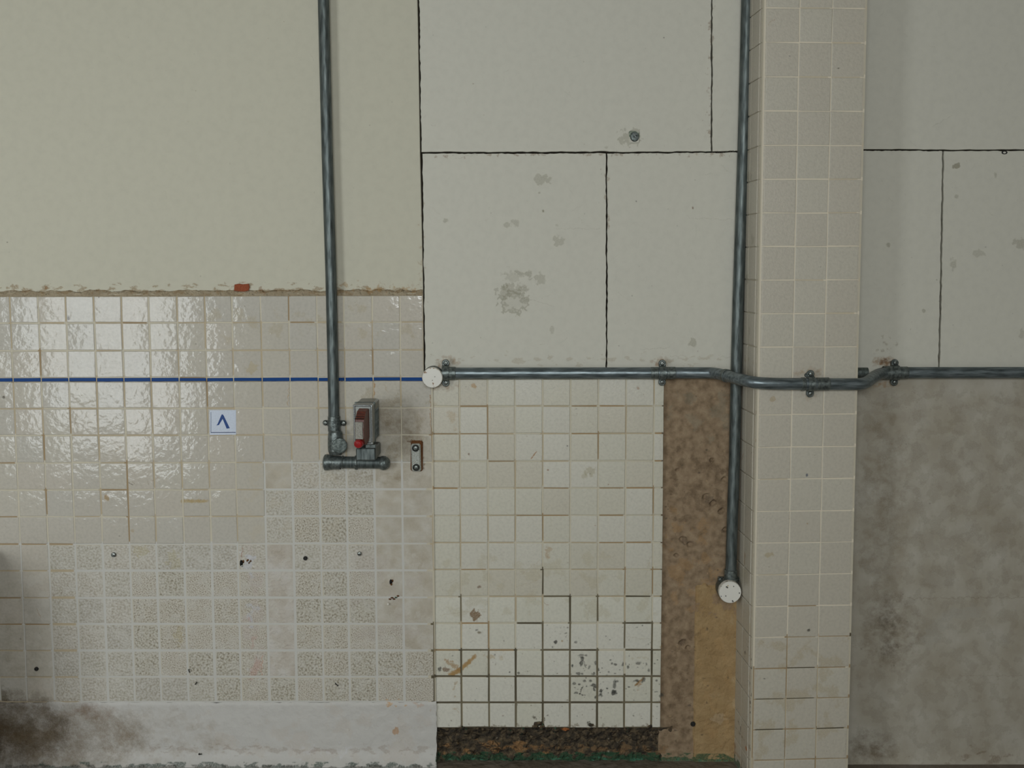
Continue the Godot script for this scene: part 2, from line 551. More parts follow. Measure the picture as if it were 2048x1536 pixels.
	# base render, left: grime, with shade of the dark corner painted in
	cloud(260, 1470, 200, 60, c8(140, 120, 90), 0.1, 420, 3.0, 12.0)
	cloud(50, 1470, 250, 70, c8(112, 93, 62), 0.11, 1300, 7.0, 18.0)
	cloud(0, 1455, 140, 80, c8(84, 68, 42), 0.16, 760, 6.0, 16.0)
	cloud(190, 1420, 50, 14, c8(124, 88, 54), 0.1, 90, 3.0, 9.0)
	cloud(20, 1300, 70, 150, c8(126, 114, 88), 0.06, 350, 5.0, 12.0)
	patches(380, 1405, 870, 1536, c8(190, 178, 164), 0.35, 0.05, 0.015, 31)
	patches(560, 1470, 720, 1530, c8(204, 202, 204), 0.5, 0.15, 0.04, 32)
	patches(300, 1484, 870, 1508, c8(150, 132, 116), 0.45, -0.1, 0.03, 33, 0.0, 2.5)  # brownish dirt band, the shade of the cove painted into it too
	blob(792, 1459, 8, 8, c8(178, 138, 100), 0.8, 0.3)
	for s in [[583, 1485, 590, 1505], [641, 1495, 646, 1508], [692, 1492, 694, 1502], [812, 1486, 818, 1502], [540, 1496, 541, 1506]]:
		scratch(s[0], s[1], s[2], s[3], 1.4, c8(212, 210, 212), 0.7)
	hairs(0, 1405, 870, 1515, 60, [brown, c8(120, 100, 78)], 0.5)
	patches(80, 1517, 872, 1532, c8(42, 66, 56), 0.8, -0.3, 0.03, 34, 0.0, 2.5)
	patches(0, 1521, 872, 1546, c8(58, 56, 46), 0.75, -0.45, 0.03, 35, 0.0, 2.0)
	# middle tiles
	for s in [[947, 771, 6, 5, c8(172, 132, 76), 0.75], [1152, 817, 2.6, 2.4, dark, 0.9], [937, 907, 2.5, 2.5, brown, 0.9], [1275, 776, 3, 3, rust, 0.6], [1180, 941, 10, 10, c8(150, 138, 96), 0.45], [1168, 952, 6, 6, c8(150, 138, 96), 0.35], [1096, 939, 3, 2, rust, 0.85], [1134, 891, 1.5, 1.5, dark, 0.9], [951, 1229, 9, 12, c8(124, 96, 62), 0.95], [957, 1173, 5, 4, brown, 0.75], [953, 1259, 3, 2, dark, 0.7], [959, 1264, 6, 3, c8(110, 98, 66), 0.8], [1111, 1283, 4, 4, dark, 0.95], [1152, 1283, 4, 4, dark, 0.7], [1124, 1281, 3, 3, ochre, 0.7], [878, 1337, 5, 5, dark, 0.85], [890, 1338, 8, 5, brown, 0.8], [1019, 1343, 3, 3, dark, 0.8], [1037, 1345, 4, 3, dark, 0.8], [1096, 1098, 7, 7, c8(164, 130, 84), 0.5], [1094, 1112, 5, 8, c8(164, 130, 84), 0.5], [1284, 1250, 1.8, 1.8, dark, 0.9], [1322, 1293, 4, 6, ochre, 0.6]]:
		blob(s[0], s[1], s[2], s[3], s[4], s[5], 0.45)
	scratch(1062, 917, 1073, 903, 2.6, c8(160, 108, 52), 0.9, 0.0, 1.0)
	scratch(1088, 1206, 1096, 1210, 1.4, rust, 0.9)
	scratch(1110, 774, 1104, 776, 0.9, dark, 0.6)
	# ochre paint smear across three tiles
	for i in 26:
		var t := i / 25.0
		blob(lerpf(902, 950, t), lerpf(1347, 1310, pow(t, 1.4)), 6.5 - 2.5 * t, 5, c8(168, 134, 82), 0.7, 0.5)
	patches(880, 1312, 935, 1352, c8(160, 122, 70), 0.75, 0.0, 0.05, 36)
	patches(945, 1303, 1032, 1322, c8(176, 152, 106), 0.6, 0.0, 0.04, 37)
	patches(895, 1346, 935, 1432, c8(166, 136, 82), 0.6, 0.1, 0.05, 38)
	patches(1255, 1350, 1300, 1385, c8(160, 120, 66), 0.8, 0.05, 0.05, 39)
	patches(1180, 1300, 1320, 1330, c8(176, 156, 112), 0.4, 0.1, 0.03, 40)
	for s in [[1270, 1370, 1288, 1355]]:
		scratch(s[0], s[1], s[2], s[3], 5.0, c8(150, 112, 62), 0.85)
	specks(1135, 1305, 1325, 1400, 70, 1.2, 5.6, [c8(72, 72, 66), c8(58, 56, 50)], 0.95)
	specks(1140, 1305, 1235, 1395, 34, 2.0, 6.0, [c8(66, 66, 60)], 0.95)
	specks(1040, 1245, 1325, 1300, 24, 0.8, 2.6, [dark, c8(90, 84, 66)], 0.8)
	specks(876, 1250, 1135, 1450, 80, 0.6, 2.2, [dark, c8(90, 80, 56), brown], 0.75)
	specks(1040, 1400, 1325, 1450, 30, 0.6, 2.4, [dark, brown], 0.75)
	scratch(1164, 1372, 1160, 1388, 3.0, dark, 0.9)
	scratch(1160, 1388, 1170, 1390, 3.0, dark, 0.85)
	scratch(1166, 1320, 1172, 1334, 2.0, dark, 0.85)
	patches(1058, 1424, 1100, 1458, c8(88, 78, 62), 0.95, -0.12, 0.06, 41)
	patches(876, 1444, 1326, 1458, c8(110, 92, 62), 0.7, 0.05, 0.06, 42)
	patches(1168, 1440, 1192, 1458, c8(60, 58, 48), 0.95, -0.1, 0.08, 43)
	specks(865, 770, 1325, 1245, 90, 0.6, 1.8, [dark, brown, rust], 0.6)
	hairs(865, 770, 1325, 1245, 170, [c8(150, 134, 100), brown, c8(168, 148, 108)], 0.45, 0.0, 14)
	hairs(875, 1245, 1325, 1450, 150, [c8(130, 118, 84), brown], 0.5, 0.0, 14)
	patches(866, 762, 925, 870, c8(166, 138, 92), 0.45, 0.0, 0.02, 44)
	patches(866, 1090, 1325, 1250, c8(172, 160, 124), 0.3, 0.14, 0.02, 45)
	for s in [[880, 1172, 915, 1160], [880, 1230, 970, 1218], [1030, 1175, 1075, 1160], [1250, 1272, 1322, 1282], [1080, 1120, 1040, 1150], [1302, 1112, 1290, 1150]]:
		scratch(s[0], s[1], s[2], s[3], 0.9, c8(150, 122, 72), 0.6)
	# bare brown plaster and the tan strip
	patches(1328, 766, 1485, 900, c8(128, 122, 104), 0.5, 0.05, 0.02, 46)
	patches(1328, 880, 1470, 1060, c8(92, 74, 54), 0.5, 0.08, 0.03, 47)
	patches(1322, 1000, 1450, 1240, c8(164, 128, 84), 0.45, 0.05, 0.02, 48)
	patches(1322, 1240, 1400, 1500, c8(96, 76, 54), 0.5, 0.06, 0.03, 49)
	hairs(1328, 770, 1460, 1490, 420, [c8(66, 50, 34), c8(96, 78, 56), c8(176, 146, 106)], 0.6, 0.0, 12)
	specks(1328, 770, 1460, 1490, 130, 0.8, 3.0, [c8(74, 60, 44), c8(60, 54, 48), c8(170, 144, 110)], 0.7)
	for s in [[1370, 1083, 9, 7], [1420, 1000, 9, 8], [1366, 1288, 8, 5]]:
		blob(s[0], s[1], s[2], s[3], c8(92, 78, 64), 0.6, 0.6)
	patches(1385, 1170, 1480, 1240, c8(140, 118, 96), 0.8, -0.1, 0.03, 50)
	patches(1408, 1372, 1440, 1412, c8(168, 144, 108), 0.75, -0.05, 0.05, 51)
	blob(1437, 1438, 14, 12, c8(172, 150, 118), 0.75, 0.45)
	patches(1385, 1240, 1480, 1515, c8(176, 142, 96), 0.35, 0.1, 0.02, 52)
	patches(1462, 1190, 1485, 1520, c8(178, 158, 124), 0.6, -0.05, 0.03, 53, 0.0, 0.5)
	specks(1385, 1200, 1480, 1510, 40, 0.6, 2.0, [rust, c8(90, 70, 44)], 0.7)
	hairs(1385, 1200, 1480, 1510, 50, [c8(120, 92, 56), c8(178, 146, 100)], 0.5)
	# rubble strip under the middle tiles, green paint at the floor
	patches(872, 1484, 1120, 1516, c8(158, 118, 74), 0.8, -0.18, 0.02, 54, 0.0, 1.6)
	patches(1090, 1490, 1340, 1516, c8(134, 104, 70), 0.7, -0.1, 0.03, 55, 0.0, 1.6)
	blob(1130, 1461, 9, 4, c8(184, 112, 58), 0.95, 0.3)
	patches(1230, 1455, 1345, 1505, c8(104, 88, 68), 0.6, 0.02, 0.04, 56)
	patches(872, 1509, 1485, 1534, c8(34, 78, 52), 0.95, -0.55, 0.03, 57, 0.0, 2.0)
	patches(872, 1517, 1485, 1530, c8(72, 128, 104), 0.8, 0.0, 0.05, 58, 0.0, 2.5)
	specks(890, 1462, 1330, 1510, 30, 0.8, 2.4, [c8(176, 168, 152), c8(60, 56, 50)], 0.8)
	# pillar tiles
	var zc := 0.2
	for s in [[1613, 951, 2.5, 4, c8(70, 80, 100), 0.9], [1618, 1261, 4, 3.5, dark, 0.9], [1528, 1356, 3, 1.8, dark, 0.85], [1678, 135, 3, 1.4, c8(90, 84, 70), 0.8], [1579, 112, 2, 1.4, c8(100, 96, 110), 0.8], [1544, 798, 6, 6, c8(160, 132, 84), 0.5], [1612, 984, 16, 12, c8(196, 190, 176), 0.4], [1536, 1108, 10, 5, c8(160, 138, 90), 0.5], [1615, 1047, 2, 2, ochre, 0.8]]:
		blob(s[0], s[1], s[2], s[3], s[4], s[5], 0.45, zc)
	scratch(1536, 50, 1548, 38, 1.6, c8(150, 120, 84), 0.6, zc)
	specks(1520, 10, 1715, 1530, 90, 0.5, 1.5, [c8(110, 100, 80), dark], 0.6, zc)
	hairs(1520, 10, 1715, 1530, 80, [c8(140, 126, 98), c8(156, 148, 128)], 0.4, zc, 12)
	patches(1500, 1260, 1700, 1536, c8(168, 150, 112), 0.4, 0.12, 0.02, 59, zc)
	# lower right plaster
	patches(1710, 760, 2048, 1200, c8(150, 142, 130), 0.3, 0.0, 0.02, 61)
	patches(1710, 760, 2048, 1536, c8(120, 110, 90), 0.22, 0.0, 0.03, 62)
	cloud(1765, 1020, 50, 230, c8(118, 102, 76), 0.1, 500, 3.0, 10.0)
	cloud(1785, 1265, 60, 80, c8(92, 76, 54), 0.13, 420, 2.0, 9.0)
	cloud(1775, 1240, 24, 24, c8(80, 66, 46), 0.2, 70, 2.0, 6.0)
	cloud(1782, 1300, 22, 20, c8(80, 66, 46), 0.2, 60, 2.0, 6.0)
	cloud(1735, 1500, 60, 40, c8(92, 78, 56), 0.12, 260, 3.0, 10.0)
	patches(1806, 1196, 2030, 1300, c8(164, 160, 150), 0.5, -0.05, 0.01, 66)
	patches(1730, 1490, 2048, 1536, c8(98, 78, 54), 0.5, 0.05, 0.02, 67, 0.0, 2.0)
	scratch(1815, 1197, 2048, 1195, 1.6, c8(112, 100, 78), 0.5, 0.0, 5.0)
	scratch(1920, 1352, 2045, 1352, 1.2, c8(112, 98, 74), 0.5)
	hairs(1715, 760, 2048, 1530, 140, [c8(116, 104, 80), c8(100, 84, 60), c8(172, 164, 148)], 0.4, 0.0, 18)
	specks(1715, 760, 2048, 1530, 50, 0.6, 1.8, [dark, brown], 0.6)


func make_materials() -> void:
	wob.frequency = 0.08
	wob.fractal_octaves = 3
	fine.frequency = 0.35
	fine.fractal_octaves = 2
	stain = Image.create(2048, 1536, false, Image.FORMAT_RGBA8)
	stain.fill(Color(0.6, 0.55, 0.45, 0.0))
	paint_marks()
	var st := ImageTexture.create_from_image(stain)
	M.stain = st
	var SIM := FastNoiseLite.TYPE_SIMPLEX_SMOOTH
	var CEL := FastNoiseLite.TYPE_CELLULAR
	var PER := FastNoiseLite.TYPE_PERLIN
	var g_wall := noise_tex(SIM, 0.02, 5, 1, [[0.0, grey(0.972)], [0.5, grey(0.99)], [1.0, grey(1.0)]])
	var g_tile := noise_tex(SIM, 0.05, 4, 2, [[0.0, grey(0.94)], [0.5, grey(0.98)], [1.0, grey(1.0)]])
	var g_worn := noise_tex(SIM, 0.075, 4, 3, [[0.0, c8(140, 130, 112)], [0.26, c8(188, 181, 167)], [0.4, c8(220, 215, 205)], [0.6, c8(234, 231, 224)], [1.0, grey(1.0)]])
	var g_soft := noise_tex(SIM, 0.06, 4, 31, [[0.0, c8(186, 178, 162)], [0.3, c8(216, 211, 200)], [0.5, c8(232, 229, 222)], [1.0, grey(1.0)]])
	var g_smear := noise_tex(SIM, 0.012, 5, 4, [[0.0, c8(226, 219, 208)], [0.5, c8(240, 236, 229)], [1.0, grey(1.0)]])
	var g_brown := noise_tex(SIM, 0.03, 5, 5, [[0.0, c8(122, 106, 86)], [0.42, c8(150, 132, 110)], [0.6, c8(158, 140, 118)], [1.0, c8(174, 158, 134)]])
	var g_rubble := noise_tex(SIM, 0.03, 5, 6, [[0.0, c8(52, 49, 45)], [0.45, c8(84, 77, 66)], [0.65, c8(108, 97, 80)], [1.0, c8(146, 136, 118)]])
	var g_right := noise_tex(SIM, 0.01, 5, 7, [[0.0, c8(222, 216, 206)], [0.5, c8(238, 235, 230)], [1.0, grey(1.0)]])
	var g_metal := noise_tex(SIM, 0.03, 5, 8, [[0.0, c8(112, 116, 115)], [0.38, c8(170, 177, 176)], [0.6, c8(196, 202, 201)], [1.0, c8(240, 242, 240)]])
	var n_wave := noise_tex(SIM, 0.022, 3, 11, [], 5.0)
	var n_fine := noise_tex(SIM, 0.08, 4, 12, [], 2.0)
	var n_worn := noise_tex(SIM, 0.06, 3, 13, [], 9.0)
	var n_rough := noise_tex(SIM, 0.03, 5, 14, [], 12.0)
	var n_metal := noise_tex(SIM, 0.06, 4, 15, [], 3.0)
	# glaze: several tints of fired white
	M.glaze = []
	for c in [c8(195, 189, 176), c8(193, 187, 175), c8(196, 189, 176), c8(193, 188, 177)]:
		var m := stained(surface(c, 0.12, g_tile, 2.6, n_wave, 0.18), st)
		m.metallic_specular = 0.38
		M.glaze.append(m)
	M.middle = []
	for c in [c8(202, 197, 180), c8(206, 202, 188), c8(200, 194, 177), c8(204, 200, 184)]:
		M.middle.append(stained(surface(c, 0.42, g_tile, 2.6, n_fine, 0.3), st))
	M.middle_white = []
	for c in [c8(213, 210, 195), c8(216, 213, 200), c8(210, 207, 191), c8(214, 211, 198)]:
		M.middle_white.append(stained(surface(c, 0.42, g_tile, 2.6, n_fine, 0.3), st))
	M.pillar = []
	for c in [c8(196, 189, 174), c8(195, 188, 173), c8(197, 191, 176)]:
		M.pillar.append(stained(surface(c, 0.42, g_tile, 2.6, n_fine, 0.35), st))
	M.worn = []
	for c in [c8(214, 210, 201), c8(210, 207, 198), c8(217, 213, 205)]:
		M.worn.append(stained(surface(c, 0.75, g_worn, [3.4, 2.5, 4.3][M.worn.size()], n_worn, 0.45), st))
	M.soft = []
	for c in [c8(207, 204, 196), c8(203, 200, 193), c8(209, 205, 197)]:
		M.soft.append(stained(surface(c, 0.6, g_soft, 2.9, n_worn, 0.3), st))
	M.smear = [stained(surface(c8(200, 195, 184), 0.8, g_smear, 2.2, n_worn, 0.16), st), stained(surface(c8(198, 193, 182), 0.8, g_smear, 2.2, n_worn, 0.16), st)]
	M.smear_pink = [stained(surface(c8(203, 198, 191), 0.8, g_smear, 1.7, n_worn, 0.3), st)]
	M.blue = surface(c8(8, 64, 128), 0.4, g_tile, 2.6)
	M.blue.metallic_specular = 0.25
	M.bullnose = stained(surface(c8(198, 190, 173), 0.38, g_tile, 2.6, n_fine, 0.3), st)
	M.plaster = stained(surface(c8(200, 196, 178), 0.85, g_wall, 2.2, n_fine, 0.06), st)
	M.board = stained(surface(c8(206, 203, 190), 0.75, g_wall, 2.6, n_fine, 0.04), st)
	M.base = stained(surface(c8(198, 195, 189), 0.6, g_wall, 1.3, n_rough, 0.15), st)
	M.brown = stained(surface(c8(236, 229, 219), 0.9, g_brown, 1.6, n_rough, 0.22), st)
	M.tan = stained(surface(c8(168, 142, 102), 0.85, g_smear, 1.7, n_rough, 0.4), st)
	M.rubble = stained(surface(c8(216, 206, 190), 0.92, g_rubble, 2.4, n_rough, 1.4), st)
	M.right = stained(surface(c8(184, 179, 167), 0.85, g_right, 1.1, n_fine, 0.3), st)
	M.mortar = stained(surface(c8(166, 154, 132), 0.9, g_smear, 2.0, n_rough, 0.8), st)
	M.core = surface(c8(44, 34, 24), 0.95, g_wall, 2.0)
	M.brick = surface(c8(150, 78, 48), 0.9, g_wall, 4.0, n_rough, 0.8, 0.0)
	M.metal = surface(c8(128, 134, 133), 0.46, g_metal, 1.0, n_metal, 0.12, 0.55)
	M.metal.uv1_scale = Vector3(4.5, 0.7, 4.5)
	M.metal_level = surface(c8(158, 166, 171), 0.38, g_metal, 1.0, n_metal, 0.12, 0.6)
	M.metal_level.uv1_scale = Vector3(0.7, 4.5, 4.5)
	M.metal_dark = surface(c8(132, 138, 134), 0.5, g_metal, 4.2, n_metal, 0.3, 0.6)
	M.cast = surface(c8(150, 155, 153), 0.42, g_metal, 4.0, n_metal, 0.2, 0.65)
	M.chrome = surface(c8(206, 212, 214), 0.25, g_tile, 5.0, n_fine, 0.3, 0.95)
	M.bare = surface(c8(176, 176, 172), 0.55, g_worn, 9.0, n_rough, 0.5, 0.4)
	M.steel = surface(c8(150, 150, 146), 0.35, g_metal, 6.0, n_metal, 0.4, 0.9)
	M.lid = surface(c8(142, 144, 139), 0.4, g_wall, 5.0, n_fine, 0.2, 0.45)
	M.handle = surface(c8(106, 56, 44), 0.35, g_metal, 6.0, n_fine, 0.3, 0.0)
	M.handle.albedo_texture = noise_tex(SIM, 0.03, 3, 21, [[0.0, grey(0.75)], [1.0, grey(1.0)]])
	M.red = surface(c8(150, 28, 30), 0.3, g_tile, 5.0, n_fine, 0.4, 0.0)
	M.white_paint = surface(c8(214, 210, 198), 0.5, g_tile, 5.0, n_fine, 0.4, 0.0)
	M.print_blue = surface(c8(12, 62, 128), 0.6, g_tile, 5.0)
	M.print_navy = surface(c8(40, 60, 100), 0.5, g_tile, 5.0)
	M.plate = surface(c8(200, 208, 222), 0.35, g_tile, 5.0, n_fine, 0.1)
	M.rust = surface(c8(178, 128, 80), 0.9, g_brown, 6.0, n_rough, 0.8, 0.0)
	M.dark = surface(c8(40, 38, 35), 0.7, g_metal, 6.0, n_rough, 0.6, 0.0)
	M.floor = surface(c8(120, 112, 102), 0.6, g_smear, 0.9, n_rough, 0.3)
	M.room = StandardMaterial3D.new()
	M.room.albedo_color = c8(160, 155, 144)
	M.room.roughness = 0.95
	M.frame = StandardMaterial3D.new()
	M.frame.albedo_color = c8(190, 188, 180)
	M.frame.roughness = 0.5
	M.wood = surface(c8(120, 92, 62), 0.6, g_brown, 1.5)
	M.wood.albedo_texture = noise_tex(SIM, 0.02, 4, 22, [[0.0, grey(0.7)], [1.0, grey(1.0)]])
	M.pane = StandardMaterial3D.new()
	M.pane.albedo_color = c8(210, 216, 220)
	M.pane.roughness = 0.6
	M.pane.emission_enabled = true
	M.pane.emission = c8(226, 236, 244)
	M.pane.emission_energy_multiplier = 1.2


func make_grout_material() -> void:
	var m := StandardMaterial3D.new()
	m.roughness = 0.9
	m.albedo_texture = ImageTexture.create_from_image(grout)
	m.uv1_scale = Vector3(1.0 / MAP_W, 1.0 / MAP_H, 1.0)
	m.uv1_offset = Vector3(0.5, 1, 0)
	M.grout = m


# ------------------------------------------------------------------ tiles
func tile_mesh(w: float, h: float, t: float, b: float, pillow: float, sd: int) -> Builder:
	# a pressed tile: a face with rounded edges and slightly uneven corners, sides let into the bed
	var r := RandomNumberGenerator.new()
	r.seed = sd
	var B := Builder.new()
	var q := []
	for k in [[-1, -1], [1, -1], [1, 1], [-1, 1]]:
		q.append(Vector2(k[0] * w / 2 + r.randf_range(-0.0007, 0.0007), k[1] * h / 2 + r.randf_range(-0.0007, 0.0007)))
	var f := []
	var o := []
	var d := []
	var nf := []
	var no_ := []
	var lean := Vector2(r.randf_range(-0.015, 0.015), r.randf_range(-0.015, 0.015))
	for k in 4:
		var p: Vector2 = q[k]
		var sg := Vector2(signf(p.x), signf(p.y))
		f.append(Vector3(p.x - sg.x * b, p.y - sg.y * b, t))
		o.append(Vector3(p.x, p.y, t - b * 0.8))
		d.append(Vector3(p.x, p.y, -0.004))
		nf.append(Vector3(sg.x * pillow + lean.x, sg.y * pillow + lean.y, 1).normalized())
		no_.append(Vector3(sg.x, sg.y, 0.9).normalized())
	B.squad(f[0], f[1], f[2], f[3], nf[0], nf[1], nf[2], nf[3])
	for k in 4:
		var j := (k + 1) % 4
		var e: Vector2 = ((q[k] + q[j]) * 0.5).normalized()
		var ne := Vector3(e.x, e.y, 0.55).normalized()
		B.squad(f[k], f[j], o[j], o[k], nf[k], nf[j], ne, ne)
		B.quad(o[k], o[j], d[j], d[k], Vector3(e.x, e.y, 0))
	return B


var tile_shapes := []

func put_tile(parent: Node3D, x0: float, x1: float, y0: float, y1: float, z: float, gap: float, material: Material, wobble := 1.0, called := "tile") -> MeshInstance3D:
	var sx := (absf(x1 - x0) - gap) / TILE
	var sy := (absf(y1 - y0) - gap) / TILE
	var at := Transform3D(Basis.from_euler(Vector3(rng.randf_range(-0.012, 0.012) * wobble, rng.randf_range(-0.012, 0.012) * wobble, rng.randf_range(-0.006, 0.006) * wobble)).scaled_local(Vector3(sx, sy, 1)), Vector3((x0 + x1) / 2 + rng.randf_range(-0.0004, 0.0004), (y0 + y1) / 2 + rng.randf_range(-0.0004, 0.0004), z + rng.randf_range(-0.0003, 0.0004) * wobble))
	var o := part(called, tile_shapes[rng.randi() % tile_shapes.size()].moved(at).mesh(parent.transform), material, parent)
	return o

const LEFT_X := [-34.0, 21.0, 77.5, 132.8, 188.6, 243.6, 298.0, 354.6, 410.0, 464.0, 521.5, 577.5, 634.0, 688.0, 744.5, 800.0, 846.0]
const LEFT_Y := [591.0, 645.0, 700.5, 755.0, 762.0, 816.0, 869.5, 924.5, 978.5, 1032.0, 1087.0, 1140.0, 1194.0, 1247.0, 1299.5, 1352.5, 1402.5]
const MID_X := [862.0, 919.0, 975.0, 1030.0, 1085.5, 1141.0, 1197.0, 1252.5, 1308.5, 1327.5]
const MID_Y := [757.0, 812.0, 867.0, 922.0, 976.0, 1030.5, 1085.0, 1138.8, 1192.5, 1246.0, 1299.5, 1352.5, 1404.5, 1456.0]

func left_kind(c: int, r: int) -> String:
	# r counts rows of tiles, without the blue strip; c counts columns from the edge of the frame
	if r <= 5:
		return "glaze"
	if r <= 8:
		if c <= 9:
			return "glaze"
		if c == 10:
			return "smear" if r == 6 else "soft"
		return ("soft" if r == 6 else "worn") if c <= 13 else "smear"
	if c <= 1:
		return "glaze"
	if c == 10 and r <= 13:
		return "smear_pink"
	if c <= 13:
		return "soft" if (r == 14 and c <= 7) or c <= 4 or r == 9 else "worn"
	if r <= 11 or (r == 12 and c > 14):
		return "smear"
	return "worn"


func build_left_wall() -> void:
	var w := structure("wall_back")
	var zf := 0.004      # tile bed
	# masonry behind everything, coloured dark to deepen the shade in the board gaps
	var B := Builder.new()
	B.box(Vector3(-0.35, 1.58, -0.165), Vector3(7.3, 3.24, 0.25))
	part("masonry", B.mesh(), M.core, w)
	# upper plaster with the board joint as its right edge
	var e := PackedVector2Array()
	for k in [[833, -80], [836, 60], [838.5, 200], [840, 305], [843, 430], [845, 520], [846.5, 592]]:
		var p := P(k[0], k[1])
		e.append(Vector2(p.x, p.y))
	var top := 3.2
	var yl := P(400, 588).y
	var poly := PackedVector2Array([Vector2(-4.0, top), Vector2(e[0].x - 0.004, top)])
	poly.append_array(e)
	poly.append(Vector2(-4.0, yl))
	B = Builder.new()
	B.prism(poly, -0.045, 0.0, 0.0015)
	part("plaster", B.mesh(), M.plaster, w, "cream painted plaster above the tiles")
	# ragged mortar ledge on top of the tiles
	var xa := -2.1
	var xb: float = P(846, 585).x
	var y0: float = P(400, 592.5).y
	var y1: float = P(400, 580).y
	B = Builder.new()
	B.field(220, 6, func(u: float, v: float) -> Vector3:
		var x := lerpf(xa, xb, u)
		var up := y1 + wob.get_noise_2d(x * 200.0, 4.0) * 0.009
		var y := lerpf(y0, up, v)
		var z := lerpf(0.0118, 0.0012, pow(v, 1.3)) + wob.get_noise_2d(x * 420.0, y * 900.0) * 0.0016 * (1.0 - v * 0.4)
		return Vector3(x, y, z if v < 0.99 else -0.002), Vector3(0, 0.4, 1))
	part("mortar_ledge", B.mesh(), M.mortar, w, "ragged brown mortar edge")
	# a bared brick
	B = Builder.new()
	var bc := P(484, 575)
	var pts := PackedVector2Array()
	for k in [[470, 569], [478, 567.5], [486, 568.5], [498, 567.5], [499.5, 574], [498, 581], [490, 583], [478, 582.5], [469, 581]]:
		var p := P(k[0], k[1])
		pts.append(Vector2(p.x, p.y))
	B.prism(pts, -0.01, 0.009, 0.0015)
	part("brick", B.mesh(), M.brick, w, "small patch of bare red brick")
	# grout bed and tiles
	var xs := []
	for x in LEFT_X:
		xs.append(P(x, 592).x)
	var ys := []
	for y in LEFT_Y:
		ys.append(P(400, y).y)
	var edge: float = P(869, 1100).x
	B = Builder.new()
	var x_left := -2.15
	var stop: float = P(846, 592).x
	B.box(Vector3((x_left + stop) / 2, (ys[0] + ys[4]) / 2, zf - 0.03), Vector3(stop - x_left, ys[0] - ys[4] + 0.012, 0.069))
	B.box(Vector3((x_left + edge) / 2, (ys[4] + ys[16]) / 2, zf - 0.03), Vector3(edge - x_left, ys[4] - ys[16] + 0.002, 0.069))
	part("grout_bed", B.mesh(), M.grout, w)
	var row := 0
	for j in 16:
		if j == 3:
			# the thin blue line: one glazed strip to each tile
			B = Builder.new()
			B.box(Vector3.ZERO, Vector3(TILE, 0.0128, 0.012), 0.001)
			var strip := B.mesh()
			for i in range(0, 16):
				var a: float = xs[i]
				var b: float = xs[i + 1]
				var o := part("blue_strip", strip, M.blue, w)
				o.position = Vector3((a + b) / 2, (ys[3] + ys[4]) / 2 + rng.randf_range(-0.0007, 0.0007), zf + 0.0008)
				o.rotation.z = rng.randf_range(-0.008, 0.008)
				o.scale = Vector3((b - a - 0.004) / TILE, rng.randf_range(0.85, 1.05), 1)
			continue
		for i in 16:
			var kind := left_kind(i, row)
			var x1: float = xs[i + 1]
			if i == 15 and j > 3:
				x1 = edge - 0.003
			var mats: Array = M.glaze
			var gap := 0.0038
			var z := zf + 0.0005
			var wb := 1.0
			match kind:
				"worn":
					mats = M.worn; gap = rng.randf_range(0.0055, 0.0085); z = zf - 0.0007; wb = 0.2
				"soft":
					mats = M.soft; gap = rng.randf_range(0.004, 0.007); z = zf - 0.0006; wb = 0.25
				"smear":
					mats = M.smear; gap = 0.0035; z = zf - 0.0009; wb = 0.1
				"smear_pink":
					mats = M.smear_pink; gap = 0.005; z = zf - 0.0008; wb = 0.1
			put_tile(w, xs[i], x1, ys[j], ys[j + 1], z, gap, mats[rng.randi() % mats.size()], wb)
		# one more column beyond the frame
		put_tile(w, xs[0] - 0.1, xs[0], ys[j], ys[j + 1], zf + 0.0005, 0.0048, M.glaze[0])
		row += 1
	# base render with a cove running out to the floor
	var yb: float = P(400, 1402.5).y
	var eb: float = P(873.5, 1450).x
	B = Builder.new()
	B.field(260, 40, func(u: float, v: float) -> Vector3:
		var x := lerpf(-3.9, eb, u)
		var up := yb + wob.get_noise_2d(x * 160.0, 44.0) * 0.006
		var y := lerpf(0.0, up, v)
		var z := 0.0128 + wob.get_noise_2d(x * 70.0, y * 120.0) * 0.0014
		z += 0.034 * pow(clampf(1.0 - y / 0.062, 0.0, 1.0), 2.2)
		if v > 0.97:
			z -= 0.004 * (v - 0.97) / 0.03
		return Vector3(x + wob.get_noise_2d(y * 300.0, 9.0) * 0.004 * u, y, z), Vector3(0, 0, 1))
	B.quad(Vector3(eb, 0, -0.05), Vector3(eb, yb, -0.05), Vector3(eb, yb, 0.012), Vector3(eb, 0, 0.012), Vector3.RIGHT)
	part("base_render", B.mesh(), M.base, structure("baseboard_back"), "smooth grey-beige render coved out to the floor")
	# ragged vertical edge where the left face stops short of the middle tiles
	B = Builder.new()
	B.field(4, 160, func(u: float, v: float) -> Vector3:
		var py := lerpf(762.0, 1404.0, v)
		var p := P(lerpf(855.0, 868.0 + 3.0 * v, u), py)
		var z := lerpf(0.0062, -0.006 if u > 0.9 else 0.0058, u) + wob.get_noise_2d(p.x * 500.0, p.y * 300.0) * 0.0014
		return Vector3(p.x + wob.get_noise_2d(p.y * 330.0, 70.0 * u) * 0.004, p.y, z), Vector3(0.3, 0, 1))
	part("plaster_edge", B.mesh(), M.smear[0], w)


